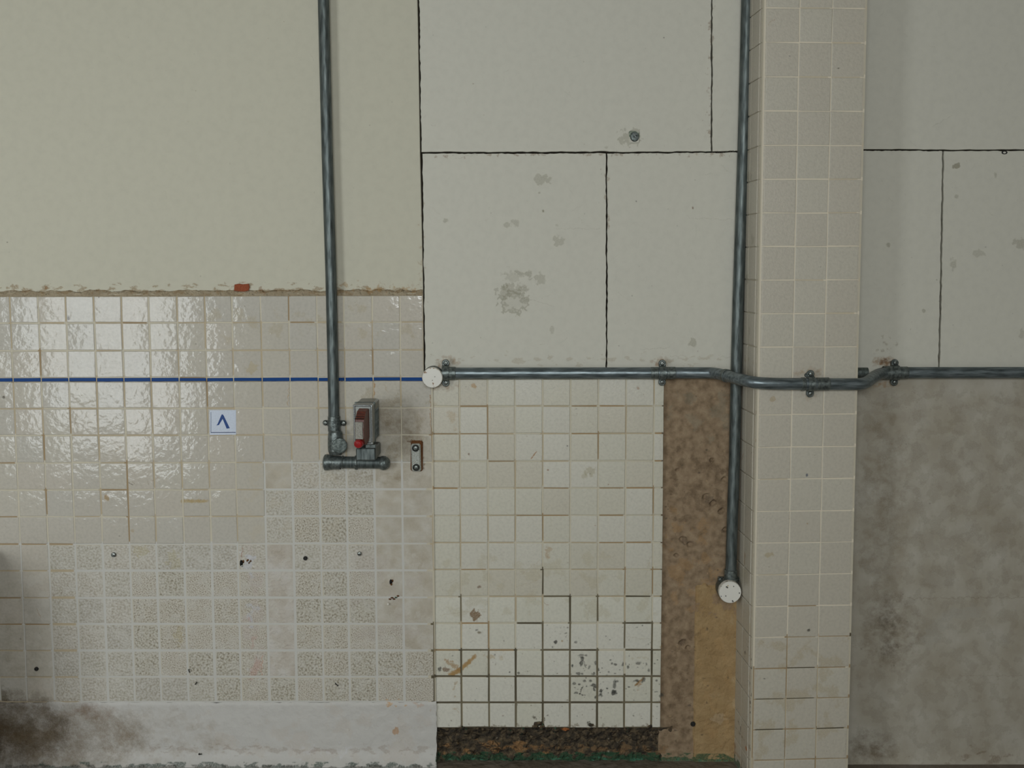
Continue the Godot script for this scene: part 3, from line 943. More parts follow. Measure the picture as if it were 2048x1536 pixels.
func board(parent: Node3D, corners: Array, z0: float, z1: float) -> void:
	var q := PackedVector2Array()
	for i in corners.size():
		var a := P(corners[i][0], corners[i][1])
		var nx: Array = corners[(i + 1) % corners.size()]
		var b := P(nx[0], nx[1])
		for k in 60:
			var t := k / 60.0
			var p := a.lerp(b, t)
			var jit := 0.0 if k == 0 else 0.0011
			var wv := 0.0 if k == 0 else wob.get_noise_2d(p.x * 90.0, p.y * 90.0) * 0.0022
			q.append(Vector2(p.x + wv + rng.randf_range(-jit, jit), p.y + wv + rng.randf_range(-jit, jit)))
	var B := Builder.new()
	B.prism(q, z0, z1, 0.001)
	part("board", B.mesh(), M.board, parent)


func build_middle_wall() -> void:
	var w := structure("wall_middle")
	var z0 := -0.034
	board(w, [[837.5, -80], [1422, -80], [1422, 302.8], [843, 304]], z0, 0.002)
	board(w, [[1425, -80], [1540, -80], [1540, 302], [1425, 302.4]], z0, 0.001)
	board(w, [[845, 307.4], [1211.4, 307], [1212, 746], [850.5, 748]], z0, 0.001)
	board(w, [[1214.4, 307], [1535, 305], [1535, 748], [1215, 748]], z0, 0.0015)
	var xs := []
	for x in MID_X:
		xs.append(P(x, 1000).x)
	# the measured joints of this field stand at the height of its first rows
	xs = []
	for x in MID_X:
		xs.append(P(x, 770).x)
	xs[0] = P(866, 1000).x
	var ys := []
	for y in MID_Y:
		ys.append(P(1100, y).y)
	var zf := -0.0035
	var B := Builder.new()
	var x0: float = xs[0] - 0.02
	B.box(Vector3((x0 + xs[9]) / 2 - 0.003, (ys[0] + ys[13]) / 2, zf - 0.02), Vector3(xs[9] - x0 - 0.006, ys[0] - ys[13] - 0.004, 0.0486))
	part("grout_bed", B.mesh(), M.grout, w)
	for j in 13:
		for i in 9:
			var gap := 0.004 if j < 8 else (0.0055 if j < 10 else 0.0068)
			var y1: float = ys[j + 1]
			if j == 12:
				y1 += rng.randf_range(-0.001, 0.003)
			put_tile(w, xs[i], xs[i + 1] if i < 8 else xs[9] + 0.002, ys[j], y1, zf + 0.0008, gap, (M.middle_white if j >= 8 else M.middle)[rng.randi() % 4], 0.8)
	# bare brown plaster between the tiles and the pillar
	var xa: float = P(1322, 1000).x
	var xb: float = P(1500, 1000).x
	var yt: float = P(1400, 740).y
	# pits where lumps have fallen out: place and radius
	var pits := []
	for k in [[1368, 1082, 0.017], [1382, 1091, 0.013], [1415, 995, 0.016], [1428, 1008, 0.013], [1445, 1024, 0.015], [1366, 1288, 0.014], [1378, 1298, 0.011], [1424, 922, 0.009], [1356, 941, 0.008], [1353, 1112, 0.008], [1450, 960, 0.014], [1453, 1062, 0.013]]:
		var c := P(k[0], k[1])
		pits.append(Vector3(c.x, c.y, k[2]))
	B = Builder.new()
	B.field(110, 460, func(u: float, v: float) -> Vector3:
		var x := lerpf(xa, xb, u)
		var y := lerpf(0.0, yt, v)
		var z := -0.014 + wob.get_noise_2d(x * 110.0, y * 110.0) * 0.004
		for p in pits:
			var d: float = Vector2(x - p.x, (y - p.y) * 1.2).length() / p.z + wob.get_noise_2d(x * 300.0, y * 300.0) * 0.5
			if d < 1.0:
				z -= 0.011 * minf((1.0 - d) * 2.5, 1.0)
		return Vector3(x, y, z), Vector3(0, 0, 1))
	part("bare_plaster", B.mesh(), M.brown, w, "rough bare brown plaster")
	# the smoother tan strip laid over it, beside the pillar
	var sx: float = P(1388, 1300).x
	var sy: float = P(1400, 1168).y
	B = Builder.new()
	B.field(30, 110, func(u: float, v: float) -> Vector3:
		var x := lerpf(sx, xb, u)
		var y := lerpf(0.0, sy, v)
		var top := wob.get_noise_2d(x * 220.0, 3.0) * 0.02 * v
		var z := -0.008 + wob.get_noise_2d(x * 60.0, y * 60.0) * 0.0022
		if u < 0.02 or v > 0.985:
			z = -0.02
		return Vector3(x + wob.get_noise_2d(y * 120.0, 5.0) * 0.003 * (1.0 - u), y + top, z), Vector3(0, 0, 1))
	part("tan_render", B.mesh(), M.tan, w, "smooth tan render strip")
	# rubble under the last row of tiles
	var rx: float = P(872, 1480).x
	var ry: float = P(1100, 1455).y
	var rr: float = P(1345, 1480).x
	B = Builder.new()
	B.field(240, 44, func(u: float, v: float) -> Vector3:
		var x := lerpf(rx, rr, u)
		var y := lerpf(-0.01, ry + wob.get_noise_2d(x * 230.0, 61.0) * 0.007, v)
		var z := -0.016 + wob.get_noise_2d(x * 150.0, y * 190.0) * 0.014 + fine.get_noise_2d(x * 120.0, y * 120.0) * 0.004
		z -= 0.008 * clampf(sin(v * PI), 0, 1)
		return Vector3(x, y, minf(z, -0.004)), Vector3(0, 0, 1))
	part("rubble", B.mesh(), M.rubble, w, "dark broken mortar under the tiles")
	for k in [[1076, 1446, 0.017], [1070, 1452, 0.014], [1084, 1453, 0.013], [1181, 1449, 0.014], [931, 1462, 0.016], [924, 1456, 0.012], [1045, 1462, 0.016], [1020, 1464, 0.013], [1110, 1460, 0.012], [1300, 1452, 0.009], [1214, 1455, 0.009], [1000, 1458, 0.009], [955, 1456, 0.008], [1150, 1458, 0.01], [1255, 1459, 0.012]]:
		B = Builder.new()
		lump(B, P(k[0], k[1], -0.001), Vector3(k[2] * 1.15, k[2] * 0.9, 0.006), int(k[0]))
		part("mortar_lump", B.mesh(), M.rubble, w)
	# lumps of mortar clinging to it
	for k in 26:
		var px := rng.randf_range(880, 1335)
		var py := rng.randf_range(1458, 1508)
		B = Builder.new()
		var s := rng.randf_range(0.004, 0.011)
		lump(B, P(px, py, -0.012), Vector3(s * rng.randf_range(1, 1.8), s, s * 0.8), k)
		part("mortar_lump", B.mesh(), M.rubble, w)


func lump(B: Builder, c: Vector3, s: Vector3, sd: int) -> void:
	# an uneven pebble of mortar
	var rings := 5
	var segs := 8
	var at := func(i: int, k: int) -> Vector3:
		var a := PI * i / rings
		var b := TAU * (k % segs) / segs
		var d := Vector3(sin(a) * cos(b), cos(a), sin(a) * sin(b))
		return d * (1.0 + 0.45 * wob.get_noise_3d(d.x * 9.0 + sd * 31.0, d.y * 9.0, d.z * 9.0)) * s
	for i in rings:
		for k in segs:
			var a: Vector3 = at.call(i, k)
			var b: Vector3 = at.call(i, k + 1)
			var c2: Vector3 = at.call(i + 1, k + 1)
			var d2: Vector3 = at.call(i + 1, k)
			if i > 0:
				B.tri(c + a, c + b, c + c2, a.normalized(), b.normalized(), c2.normalized())
			if i < rings - 1 or i == 0:
				B.tri(c + a, c + c2, c + d2, a.normalized(), c2.normalized(), d2.normalized())
			elif i == rings - 1:
				B.tri(c + a, c + c2, c + b, a.normalized(), c2.normalized(), b.normalized())


# ------------------------------------------------------------------ the pillar
const PILLAR_Y := [-52.0, 16.0, 85.0, 154.0, 222.0, 291.0, 358.5, 426.0, 493.0, 560.0, 627.0, 694.0, 761.5, 829.0, 894.0, 958.0, 1022.0, 1085.5, 1149.0, 1212.0, 1274.0, 1336.0, 1397.0, 1458.0, 1519.0, 1580.0]
var pillar_at := Vector3()
var pillar_turn := deg_to_rad(3.6)
var pillar_wide := 0.0

func on_pillar(px: float, py: float, out := 0.0) -> Vector3:
	# the point of the pillar's front face, moved out by «out», that stands at this pixel
	var nrm := Vector3(sin(pillar_turn), 0, cos(pillar_turn))
	var d := ray(px, py)
	var t := (pillar_at + nrm * out - eye).dot(nrm) / d.dot(nrm)
	return eye + d * t

func build_pillar() -> void:
	var w := structure("wall_pillar")
	var lx: float = P(1512.5, 768, 0.205).x
	pillar_at = Vector3(lx, 0, 0.205)
	w.position = pillar_at
	w.rotation.y = pillar_turn
	var inv := w.transform.affine_inverse()
	var right: float = (inv * on_pillar(1716.0, 768)).x
	pillar_wide = right
	var j1: float = (inv * on_pillar(1519.5, 768)).x
	var j2: float = (inv * on_pillar(1584.5, 768)).x
	var j3: float = (inv * on_pillar(1648.0, 768)).x
	var j4: float = (inv * on_pillar(1711.0, 768)).x
	var ys := []
	for y in PILLAR_Y:
		ys.append(on_pillar(1580, y).y)
	var B := Builder.new()
	B.box(Vector3(right / 2, 1.6, -0.13), Vector3(right - 0.004, 3.2, 0.2612))
	part("grout_bed", B.mesh(w.transform), M.grout, w)
	# corner pieces: a quarter round with a short leg on each face
	var corner := func(side: float, leg: float) -> Builder:
		var b := Builder.new()
		var h := 0.5
		var r := 0.014
		var line := [Vector2(leg, 0.0), Vector2(r, 0.0)]
		for k in range(1, 7):
			var a := PI / 2 * k / 6
			line.append(Vector2(r - sin(a) * r, -r + cos(a) * r))
		line.append(Vector2(0.0, -0.026))
		for k in line.size() - 1:
			var p: Vector2 = line[k]
			var q: Vector2 = line[k + 1]
			var np := Vector3(0, 0, 1) if k == 0 else Vector3(-side * clampf((r - p.x) / r, 0, 1), 0, clampf((p.y + r) / r, 0, 1)).normalized()
			var nq := Vector3(-side * clampf((r - q.x) / r, 0, 1), 0, clampf((q.y + r) / r, 0, 1)).normalized()
			var a3 := Vector3(p.x * side, 0, p.y)
			var b3 := Vector3(q.x * side, 0, q.y)
			b.squad(a3 + Vector3(0, -h, 0), b3 + Vector3(0, -h, 0), b3 + Vector3(0, h, 0), a3 + Vector3(0, h, 0), np, nq, nq, np)
			for e in [-h, h]:
				b.quad(a3 + Vector3(0, e, 0), b3 + Vector3(0, e, 0), Vector3(0.012 * side, e, -0.02), Vector3(0.012 * side, e, -0.02) + Vector3(1e-4, 0, 0), Vector3(0, e, 0))
		b.quad(Vector3(leg * side, -h, 0), Vector3(leg * side, h, 0), Vector3(leg * side, h, -0.01), Vector3(leg * side, -h, -0.01), Vector3(side, 0, 0))
		return b
	var cl: Builder = corner.call(1.0, j1 - 0.001)
	var cr: Builder = corner.call(-1.0, right - j4 - 0.001)
	for j in ys.size() - 1:
		var a: float = ys[j]
		var b: float = ys[j + 1]
		for k in [[j1, j2], [j2, j3], [j3, j4]]:
			put_tile(w, k[0], k[1], a, b, 0.0005 - 0.0042, 0.0019, M.pillar[rng.randi() % M.pillar.size()], 0.5)
		for s in [[cl, 0.0], [cr, right]]:
			var shape: Builder = s[0].moved(Transform3D(Basis.from_scale(Vector3(1, absf(a - b) - 0.0028, 1)), Vector3(s[1], (a + b) / 2, 0.0012)))
			part("corner_tile", shape.mesh(w.transform), M.bullnose, w)
		# the narrow side faces, two tiles deep
		for s in [-1.0, 1.0]:
			for zz in [[-0.026, -0.122], [-0.122, -0.24]]:
				var depth: float = zz[0] - zz[1]
				var at := Transform3D(Basis(Vector3.UP, PI / 2 * s) * Basis.from_scale(Vector3((depth - 0.0024) / TILE, (absf(a - b) - 0.0024) / TILE, 1)), Vector3((-0.0012 if s < 0 else right + 0.0012) - s * 0.0042, (a + b) / 2, (zz[0] + zz[1]) / 2))
				part("side_tile", tile_shapes[rng.randi() % tile_shapes.size()].moved(at).mesh(w.transform), M.pillar[rng.randi() % M.pillar.size()], w)


func build_right_wall() -> void:
	var w := structure("wall_right")
	board(w, [[1640, -80], [2420, -80], [2420, 299], [1640, 299.2]], -0.034, 0.0015)
	board(w, [[1640, 302.2], [1884.6, 302.2], [1876.4, 748], [1640, 748]], -0.034, 0.001)
	board(w, [[1888, 302.2], [2420, 302.2], [2420, 748], [1880, 748]], -0.034, 0.0018)
	var xa: float = P(1600, 1000).x
	var yt: float = P(1800, 746).y
	var B := Builder.new()
	B.field(120, 110, func(u: float, v: float) -> Vector3:
		var x := lerpf(xa, 3.2, u)
		var y := lerpf(0.0, yt, v)
		return Vector3(x, y, -0.002 + wob.get_noise_2d(x * 26.0, y * 26.0) * 0.0022 + 0.02 * pow(clampf(1.0 - y / 0.05, 0.0, 1.0), 2.0)), Vector3(0, 0, 1))
	part("plaster", B.mesh(), M.right, w, "stained grey plaster below the pipe")


# ------------------------------------------------------------------ conduits and fittings
func saddle(parent: Node3D, at: Vector3, along: Vector3, r: float, tall: float, wide := 0.018) -> void:
	# a two-screw saddle over a pipe; «at» lies on the pipe's axis, «tall» is the axis' height above its ground
	var across := Vector3(0, 0, 1).cross(along).normalized()
	if absf(across.y) > 0.5 and across.y < 0:
		across = -across
	var line := PackedVector2Array()
	var rr := r + 0.0025
	var reach := rr + 0.016
	line.append(Vector2(-reach, -r * 0.55))
	line.append(Vector2(-rr - 0.003, -r * 0.55))
	for k in 13:
		var a := PI + (-PI) * k / 12.0
		line.append(Vector2(cos(a) * rr, sin(a) * rr + (0.0 if k > 0 and k < 12 else -r * 0.3)))
	line.append(Vector2(rr + 0.003, -r * 0.55))
	line.append(Vector2(reach, -r * 0.55))
	var B := Builder.new()
	B.ribbon(line, 0.003, wide, at, across, Vector3(0, 0, 1), along)
	for s in [-1.0, 1.0]:
		B.lathe([[wide * 0.52, -0.003], [wide * 0.55, -0.0015], [wide * 0.55, 0.0025], [wide * 0.45, 0.0045], [0.0, 0.0045]], at + across * s * (rr + 0.0095) + Vector3(0, 0, -r * 0.55), Vector3(0, 0, 1), 18)
	B.box(at + Vector3(0, 0, -r * 0.55 - (tall - r * 0.55) * 0.5), (across * reach * 1.9 + along * wide * 0.8).abs() + Vector3(0, 0, tall - r * 0.55), 0.002)
	var strap := part("pipe_clamp", B.mesh(), M.cast, parent)
	for s in [-1.0, 1.0]:
		B = Builder.new()
		var c: Vector3 = at + across * s * (rr + 0.0095) + Vector3(0, 0, -r * 0.55 + 0.004)
		B.lathe([[0.0082, 0.0], [0.0082, 0.003], [0.006, 0.0062], [0.0, 0.0072]], c, Vector3(0, 0, 1), 14)
		B.box(c + Vector3(0, 0, 0.0068), Vector3(0.009, 0.0016, 0.0012))
		part("screw", B.mesh(), M.steel, strap)

func sleeve(parent: Node3D, a: Vector3, b: Vector3, r: float, called := "coupling", material: Material = null) -> MeshInstance3D:
	var B := Builder.new()
	var l := a.distance_to(b)
	var e := 0.0016
	B.lathe([[r * 0.9, 0], [r - e, 0], [r, e], [r, l - e], [r - e, l], [r * 0.9, l]], a, b - a, 28)
	return part(called, B.mesh(), material if material else M.cast, parent)


func build_left_conduit() -> void:
	var base := P(668, 925, 0.036)
	var t := thing("conduit_pipe", "grey galvanised vertical conduit running down onto the glazed tiles beside the red-handled switch", "pipe", Vector3.ZERO)
	var z := 0.036
	var r := 0.0197
	var path := PackedVector3Array()
	for k in [[642.5, -90], [647, 0], [650.5, 150], [654.3, 300], [658.2, 430], [661.8, 545], [665, 690], [667.3, 800], [668.3, 880]]:
		path.append(P(k[0], k[1], z))
	var B := Builder.new()
	B.tube(path, r, 28)
	part("pipe", B.mesh(), M.metal, t)
	sleeve(t, P(668, 832, z), P(668.2, 842, z), r + 0.0022)
	saddle(t, P(668.3, 846.5, z), (P(668.3, 852, z) - P(668.3, 842, z)).normalized(), r + 0.001, z, 0.018)
	sleeve(t, P(668.4, 851, z), P(668.6, 863, z), r + 0.0028)
	# inspection elbow: a bulging body with a round cap facing out
	B = Builder.new()
	var el := P(671, 889, 0.045)
	B.lathe([[0.02, 0.052], [0.0245, 0.044], [0.0265, 0.03], [0.0275, 0.0], [0.027, -0.022], [0.022, -0.036], [0.0, -0.04]], el, Vector3(0, 1, 0), 26)
	var elbow := part("inspection_elbow", B.mesh(), M.cast, t)
	B = Builder.new()
	var cap_at := P(679, 890, 0.05)
	var cap_dir := Vector3(0.16, 0.02, 1).normalized()
	B.lathe([[0.026, 0], [0.027, 0.012], [0.0275, 0.022], [0.0262, 0.0265], [0.022, 0.0275], [0.0, 0.028]], cap_at, cap_dir, 28)
	part("cap", B.mesh(), M.metal_dark, elbow, "round dark cap")
	# the lower run that carries the switch
	var y: float = P(700, 924.5, z).y
	var xa: float = P(648, 924, z).x
	var xb: float = P(766, 924, z).x
	B = Builder.new()
	var l := xb - xa
	B.lathe([[0.0, -0.004], [0.02, -0.002], [0.0285, 0.003], [0.0295, 0.012], [0.0265, 0.026], [0.0245, 0.034], [0.024, 0.06]], Vector3(xa, y, z), Vector3(1, -0.03, 0), 28)
	part("conduit_mouth", B.mesh(), M.cast, t)
	B = Builder.new()
	B.tube(PackedVector3Array([Vector3(xa + 0.05, y, z), Vector3(xb, y - 0.002, z)]), 0.0215, 26)
	part("lower_pipe", B.mesh(), M.metal, t)
	sleeve(t, Vector3(xa + 0.066, y, z), Vector3(xa + 0.07, y, z), 0.0245)
	sleeve(t, Vector3(xa + 0.112, y - 0.001, z), Vector3(xa + 0.122, y - 0.001, z), 0.026)
	B = Builder.new()
	var prof := []
	for k in 11:
		var a := PI * k / 10.0
		prof.append([sin(a) * 0.0262, -cos(a) * 0.024])
	B.lathe(prof, Vector3(xb + 0.002, y - 0.003, z), Vector3(1, 0, 0), 24)
	part("end_ball", B.mesh(), M.cast, t)


func build_switch() -> void:
	# the box stands out from the wall on the lower pipe
	var zb := 0.012
	var zf := 0.205
	var tl := P(706, 809, zf)
	var br := P(746, 889, zf)
	var t := thing("switch_box", "grey metal switch box with a red-knobbed lever, beside the vertical conduit", "switch", Vector3.ZERO)
	var c := Vector3((tl.x + br.x) / 2, (tl.y + br.y) / 2, (zb + zf) / 2)
	var s := Vector3(br.x - tl.x, tl.y - br.y, zf - zb - 0.012)
	var B := Builder.new()
	B.box(c - Vector3(0, 0, 0.006), s, 0.005)
	part("body", B.mesh(), M.lid, t)
	# ridge round the body where the lid meets it, and a seam
	B = Builder.new()
	B.box(c + Vector3(0, 0, 0.035), Vector3(s.x + 0.005, s.y + 0.004, 0.008), 0.002)
	part("flange", B.mesh(), M.cast, t)
	# lid: a rounded frame with a sunk panel
	B = Builder.new()
	var f := 0.007
	var zl := zf - 0.012
	for k in [[Vector3(0, s.y / 2 - f / 2, 0), Vector3(s.x + 0.002, f, 0.014)], [Vector3(0, -s.y / 2 + f / 2, 0), Vector3(s.x + 0.002, f, 0.014)], [Vector3(-s.x / 2 + f / 2, 0, 0), Vector3(f, s.y - f, 0.014)], [Vector3(s.x / 2 - f / 2, 0, 0), Vector3(f, s.y - f, 0.014)]]:
		B.box(Vector3(c.x, c.y, zl + 0.006) + k[0], k[1], 0.0028)
	var lid := part("lid", B.mesh(), M.chrome, t, "bright metal lid frame")
	B = Builder.new()
	B.box(Vector3(c.x, c.y, zl + 0.002), Vector3(s.x - f * 1.6, s.y - f * 1.6, 0.008), 0.001)
	part("panel", B.mesh(), M.lid, lid)
	# ribs on the side
	for k in 3:
		B = Builder.new()
		B.box(Vector3(c.x + s.x / 2 + 0.001, c.y - 0.008, c.z - 0.05 + k * 0.03), Vector3(0.005, s.y * 0.74, 0.006), 0.0015)
		part("rib", B.mesh(), M.cast, t)
	# lever: a curved brown grip with a bare worn front and a red knob at its lower end
	var lev := PackedVector2Array()
	for k in [[0.062, 0.0], [0.066, 0.01], [0.058, 0.026], [0.03, 0.041], [0.0, 0.046], [-0.034, 0.044], [-0.058, 0.034], [-0.062, 0.024], [-0.052, 0.008], [-0.036, 0.0]]:
		lev.append(Vector2(k[1], k[0]))
	B = Builder.new()
	B.prism(lev, -0.0165, 0.0165, 0.0026)
	var lever := part("lever", B.mesh(), M.handle, t, "brown curved lever")
	var lc := P(729.5, 852.5, zf + 0.004)
	lever.transform = Transform3D(Basis(Vector3.UP, -0.22) * Basis(Vector3(0, 0, 1), Vector3(0, 1, 0), Vector3(-1, 0, 0)) * Basis.from_scale(Vector3(1.25, 0.96, 1)), lc)
	B = Builder.new()
	B.box(Vector3(0.0445, -0.008, 0.0), Vector3(0.004, 0.062, 0.029), 0.0016)
	B.box(Vector3(0.047, -0.006, -0.010), Vector3(0.002, 0.05, 0.006), 0.0008)
	part("worn_strip", B.mesh(), M.bare, lever, "bare metal strip on the lever")
	for k in 3:
		B = Builder.new()
		B.box(Vector3(0.037 - k * 0.006, 0.034 + k * 0.0075, 0.0), Vector3(0.012, 0.0018, 0.031), 0.0006)
		part("notch", B.mesh(), M.dark, lever)
	B = Builder.new()
	B.lathe([[0.0, -0.012], [0.0148, -0.012], [0.0158, 0.0], [0.0152, 0.006], [0.0125, 0.0095], [0.0, 0.0105]], Vector3(0.044, -0.0545, 0.002), Vector3(1, -0.15, 0), 24)
	part("knob", B.mesh(), M.red, lever, "round red knob")
	# lower terminal box on the pipe
	var a := P(711.5, 896, 0.175)
	var b := P(751.5, 921.5, 0.175)
	B = Builder.new()
	B.box(Vector3((a.x + b.x) / 2, (a.y + b.y) / 2, 0.1), Vector3(b.x - a.x, a.y - b.y, 0.15), 0.004)
	part("terminal_box", B.mesh(), M.metal, t)
	B = Builder.new()
	var u := P(742, 892, 0.19)
	B.box(u, Vector3(0.036, 0.013, 0.02), 0.002)
	part("catch", B.mesh(), M.cast, t)


func rusty_white(spots: Array, sd: int) -> StandardMaterial3D:
	# chipped white paint: spots are [x, y, radius, colour] in shares of the disc's width
	var im := Image.create(192, 192, false, Image.FORMAT_RGBA8)
	im.fill(c8(222, 219, 210))
	var keep := stain
	for s in spots:
		var rr: float = s[2] * 192.0
		for y in range(int(s[1] * 192 - rr * 1.5), int(s[1] * 192 + rr * 1.5) + 1):
			for x in range(int(s[0] * 192 - rr * 1.5), int(s[0] * 192 + rr * 1.5) + 1):
				var d := Vector2(x - s[0] * 192, y - s[1] * 192).length() / rr + wob.get_noise_2d(x * 2.0 + sd, y * 2.0) * 0.7
				lay(im, x, y, s[3], clampf((1.0 - d) * 4.0, 0.0, 0.95))
	stain = keep
	var m := StandardMaterial3D.new()
	m.albedo_texture = ImageTexture.create_from_image(im)
	m.roughness = 0.5
	m.uv1_triplanar = true
	m.uv1_triplanar_sharpness = 6.0
	m.uv1_scale = Vector3.ONE / 0.09
	m.uv1_offset = Vector3(0.5, -0.5, 0.5)
	return m


func junction_box(label: String, px: float, py: float, r: float, depth: float, spots: Array, sd: int) -> Node3D:
	var c := P(px, py, depth)
	var t := thing("junction_box", label, "junction box", Vector3(c.x, c.y, 0.0))
	var B := Builder.new()
	B.lathe([[r * 0.7, 0.0], [r * 1.02, 0.004], [r * 1.04, depth - 0.03], [r * 1.0, depth - 0.026]], Vector3.ZERO, Vector3(0, 0, 1), 30)
	part("body", B.mesh(), M.metal_dark, t)
	B = Builder.new()
	B.lathe([[r * 0.94, depth - 0.032], [r, depth - 0.03], [r * 1.01, depth - 0.006], [r * 0.985, depth - 0.0018], [r * 0.95, depth], [r * 0.5, depth + 0.0003], [0.0, depth + 0.0005]], Vector3.ZERO, Vector3(0, 0, 1), 40)
	part("lid", B.mesh(), rusty_white(spots, sd), t, "white painted lid with rust chips")
	return t


func build_horizontal_conduit() -> void:
	var t := thing("conduit_pipe", "galvanised horizontal conduit bent around the tiled pillar at mid height", "pipe", Vector3.ZERO)
	var z := 0.036
	var r := 0.0205
	# along the wall, out in front of the vertical conduit, across the pillar, back to the wall
	var f1 := on_pillar(1514, 767.5, 0.034)
	var f2 := on_pillar(1705, 768.5, 0.034)
	var w1 := P(1425, 745.5, z)
	var w2 := P(1772, 745.5, z)
	var B := Builder.new()
	var pts := [P(905, 746.5, z), P(1404, 745.8, z), Vector3(w1.x + 0.012, w1.y, z + 0.012), Vector3(f1.x - 0.035, lerpf(w1.y, f1.y, 0.6), f1.z - 0.018), f1 + Vector3(0.02, 0, 0), f2 - Vector3(0.005, 0, 0)]
	var bend: Array = [f2 + Vector3(0.045, 0.0, -0.008), Vector3(w2.x - 0.055, lerpf(f2.y, w2.y, 0.75), z + 0.055), Vector3(w2.x - 0.012, w2.y, z), P(1800, 745.5, z)]
	B.tube(fillet(pts + bend, 0.075, 10), r, 28)
	part("pipe", B.mesh(), M.metal_level, t)
	B = Builder.new()
	B.tube(PackedVector3Array([P(1795, 745.5, z), P(2400, 745.0, z)]), r, 28)
	part("pipe", B.mesh(), M.metal_level, t)
	# couplings
	sleeve(t, P(897, 746.5, z), P(911.5, 746.5, z), r + 0.0028)
	sleeve(t, P(1301, 746, z), P(1317, 746, z), r + 0.0012)
	sleeve(t, P(1333, 746, z), P(1351, 746, z), r + 0.0018)
	# collar where the bend leaves the wall
	var d: Vector3 = (pts[3] - pts[2]).normalized()
	var mid: Vector3 = pts[2].lerp(pts[3], 0.36)
	sleeve(t, mid - d * 0.012, mid + d * 0.006, r + 0.0028, "collar")
	sleeve(t, on_pillar(1602, 768, 0.034), on_pillar(1610, 768, 0.034), r + 0.0025)
	sleeve(t, on_pillar(1632, 768, 0.034), on_pillar(1658, 768, 0.034), r + 0.0018)
	sleeve(t, P(1766, 745.5, z), P(1786, 745.5, z), r + 0.004, "collar")
	sleeve(t, P(1797, 745.5, z), P(1815, 745.5, z), r + 0.0016)
	# short straight stub that leaves the pillar behind the bend
	B = Builder.new()
	B.tube(PackedVector3Array([P(1690, 745.5, z), P(1735, 745.5, z)]), r * 0.92, 24)
	part("stub", B.mesh(), M.metal_dark, t)
	var x := Vector3.RIGHT
	saddle(t, P(891, 746.5, z), x, r + 0.003, z, 0.024)
	saddle(t, P(1325, 746, z), x, r + 0.001, z, 0.024)
	saddle(t, on_pillar(1622, 768, 0.034), Vector3(cos(pillar_turn), 0, -sin(pillar_turn)), r + 0.001, 0.034, 0.024)
	saddle(t, P(1791, 745.5, z), x, r + 0.002, z, 0.024)
	# worn plug beside the clamp on the pillar
	B = Builder.new()
	B.lathe([[0.0075, 0], [0.0075, 0.008], [0.005, 0.011], [0, 0.011]], on_pillar(1612.5, 750, 0.001), Vector3(0, 0, 1), 14)
	part("plug", B.mesh(), M.cast, t)


func build_right_conduit() -> void:
	var t := thing("conduit_pipe", "long galvanised vertical conduit close beside the tiled pillar, passing behind the horizontal conduit", "pipe", Vector3.ZERO)
	var z := 0.03
	var r := 0.0202
	var path := PackedVector3Array()
	for k in [[1496, -90], [1494, 0], [1490.5, 150], [1486.5, 300], [1481.5, 450], [1476.5, 600], [1473.8, 700], [1471.3, 800], [1469, 920], [1465, 1030], [1461.8, 1145]]:
		path.append(P(k[0], k[1], z))
	var B := Builder.new()
	B.tube(path, r, 28)
	part("pipe", B.mesh(), M.metal, t)
	sleeve(t, P(1461.6, 1139, z), P(1461, 1158, z), r + 0.0035)
	saddle(t, P(1460.8, 1160, z), Vector3(0, 1, 0), r + 0.004, z, 0.016)


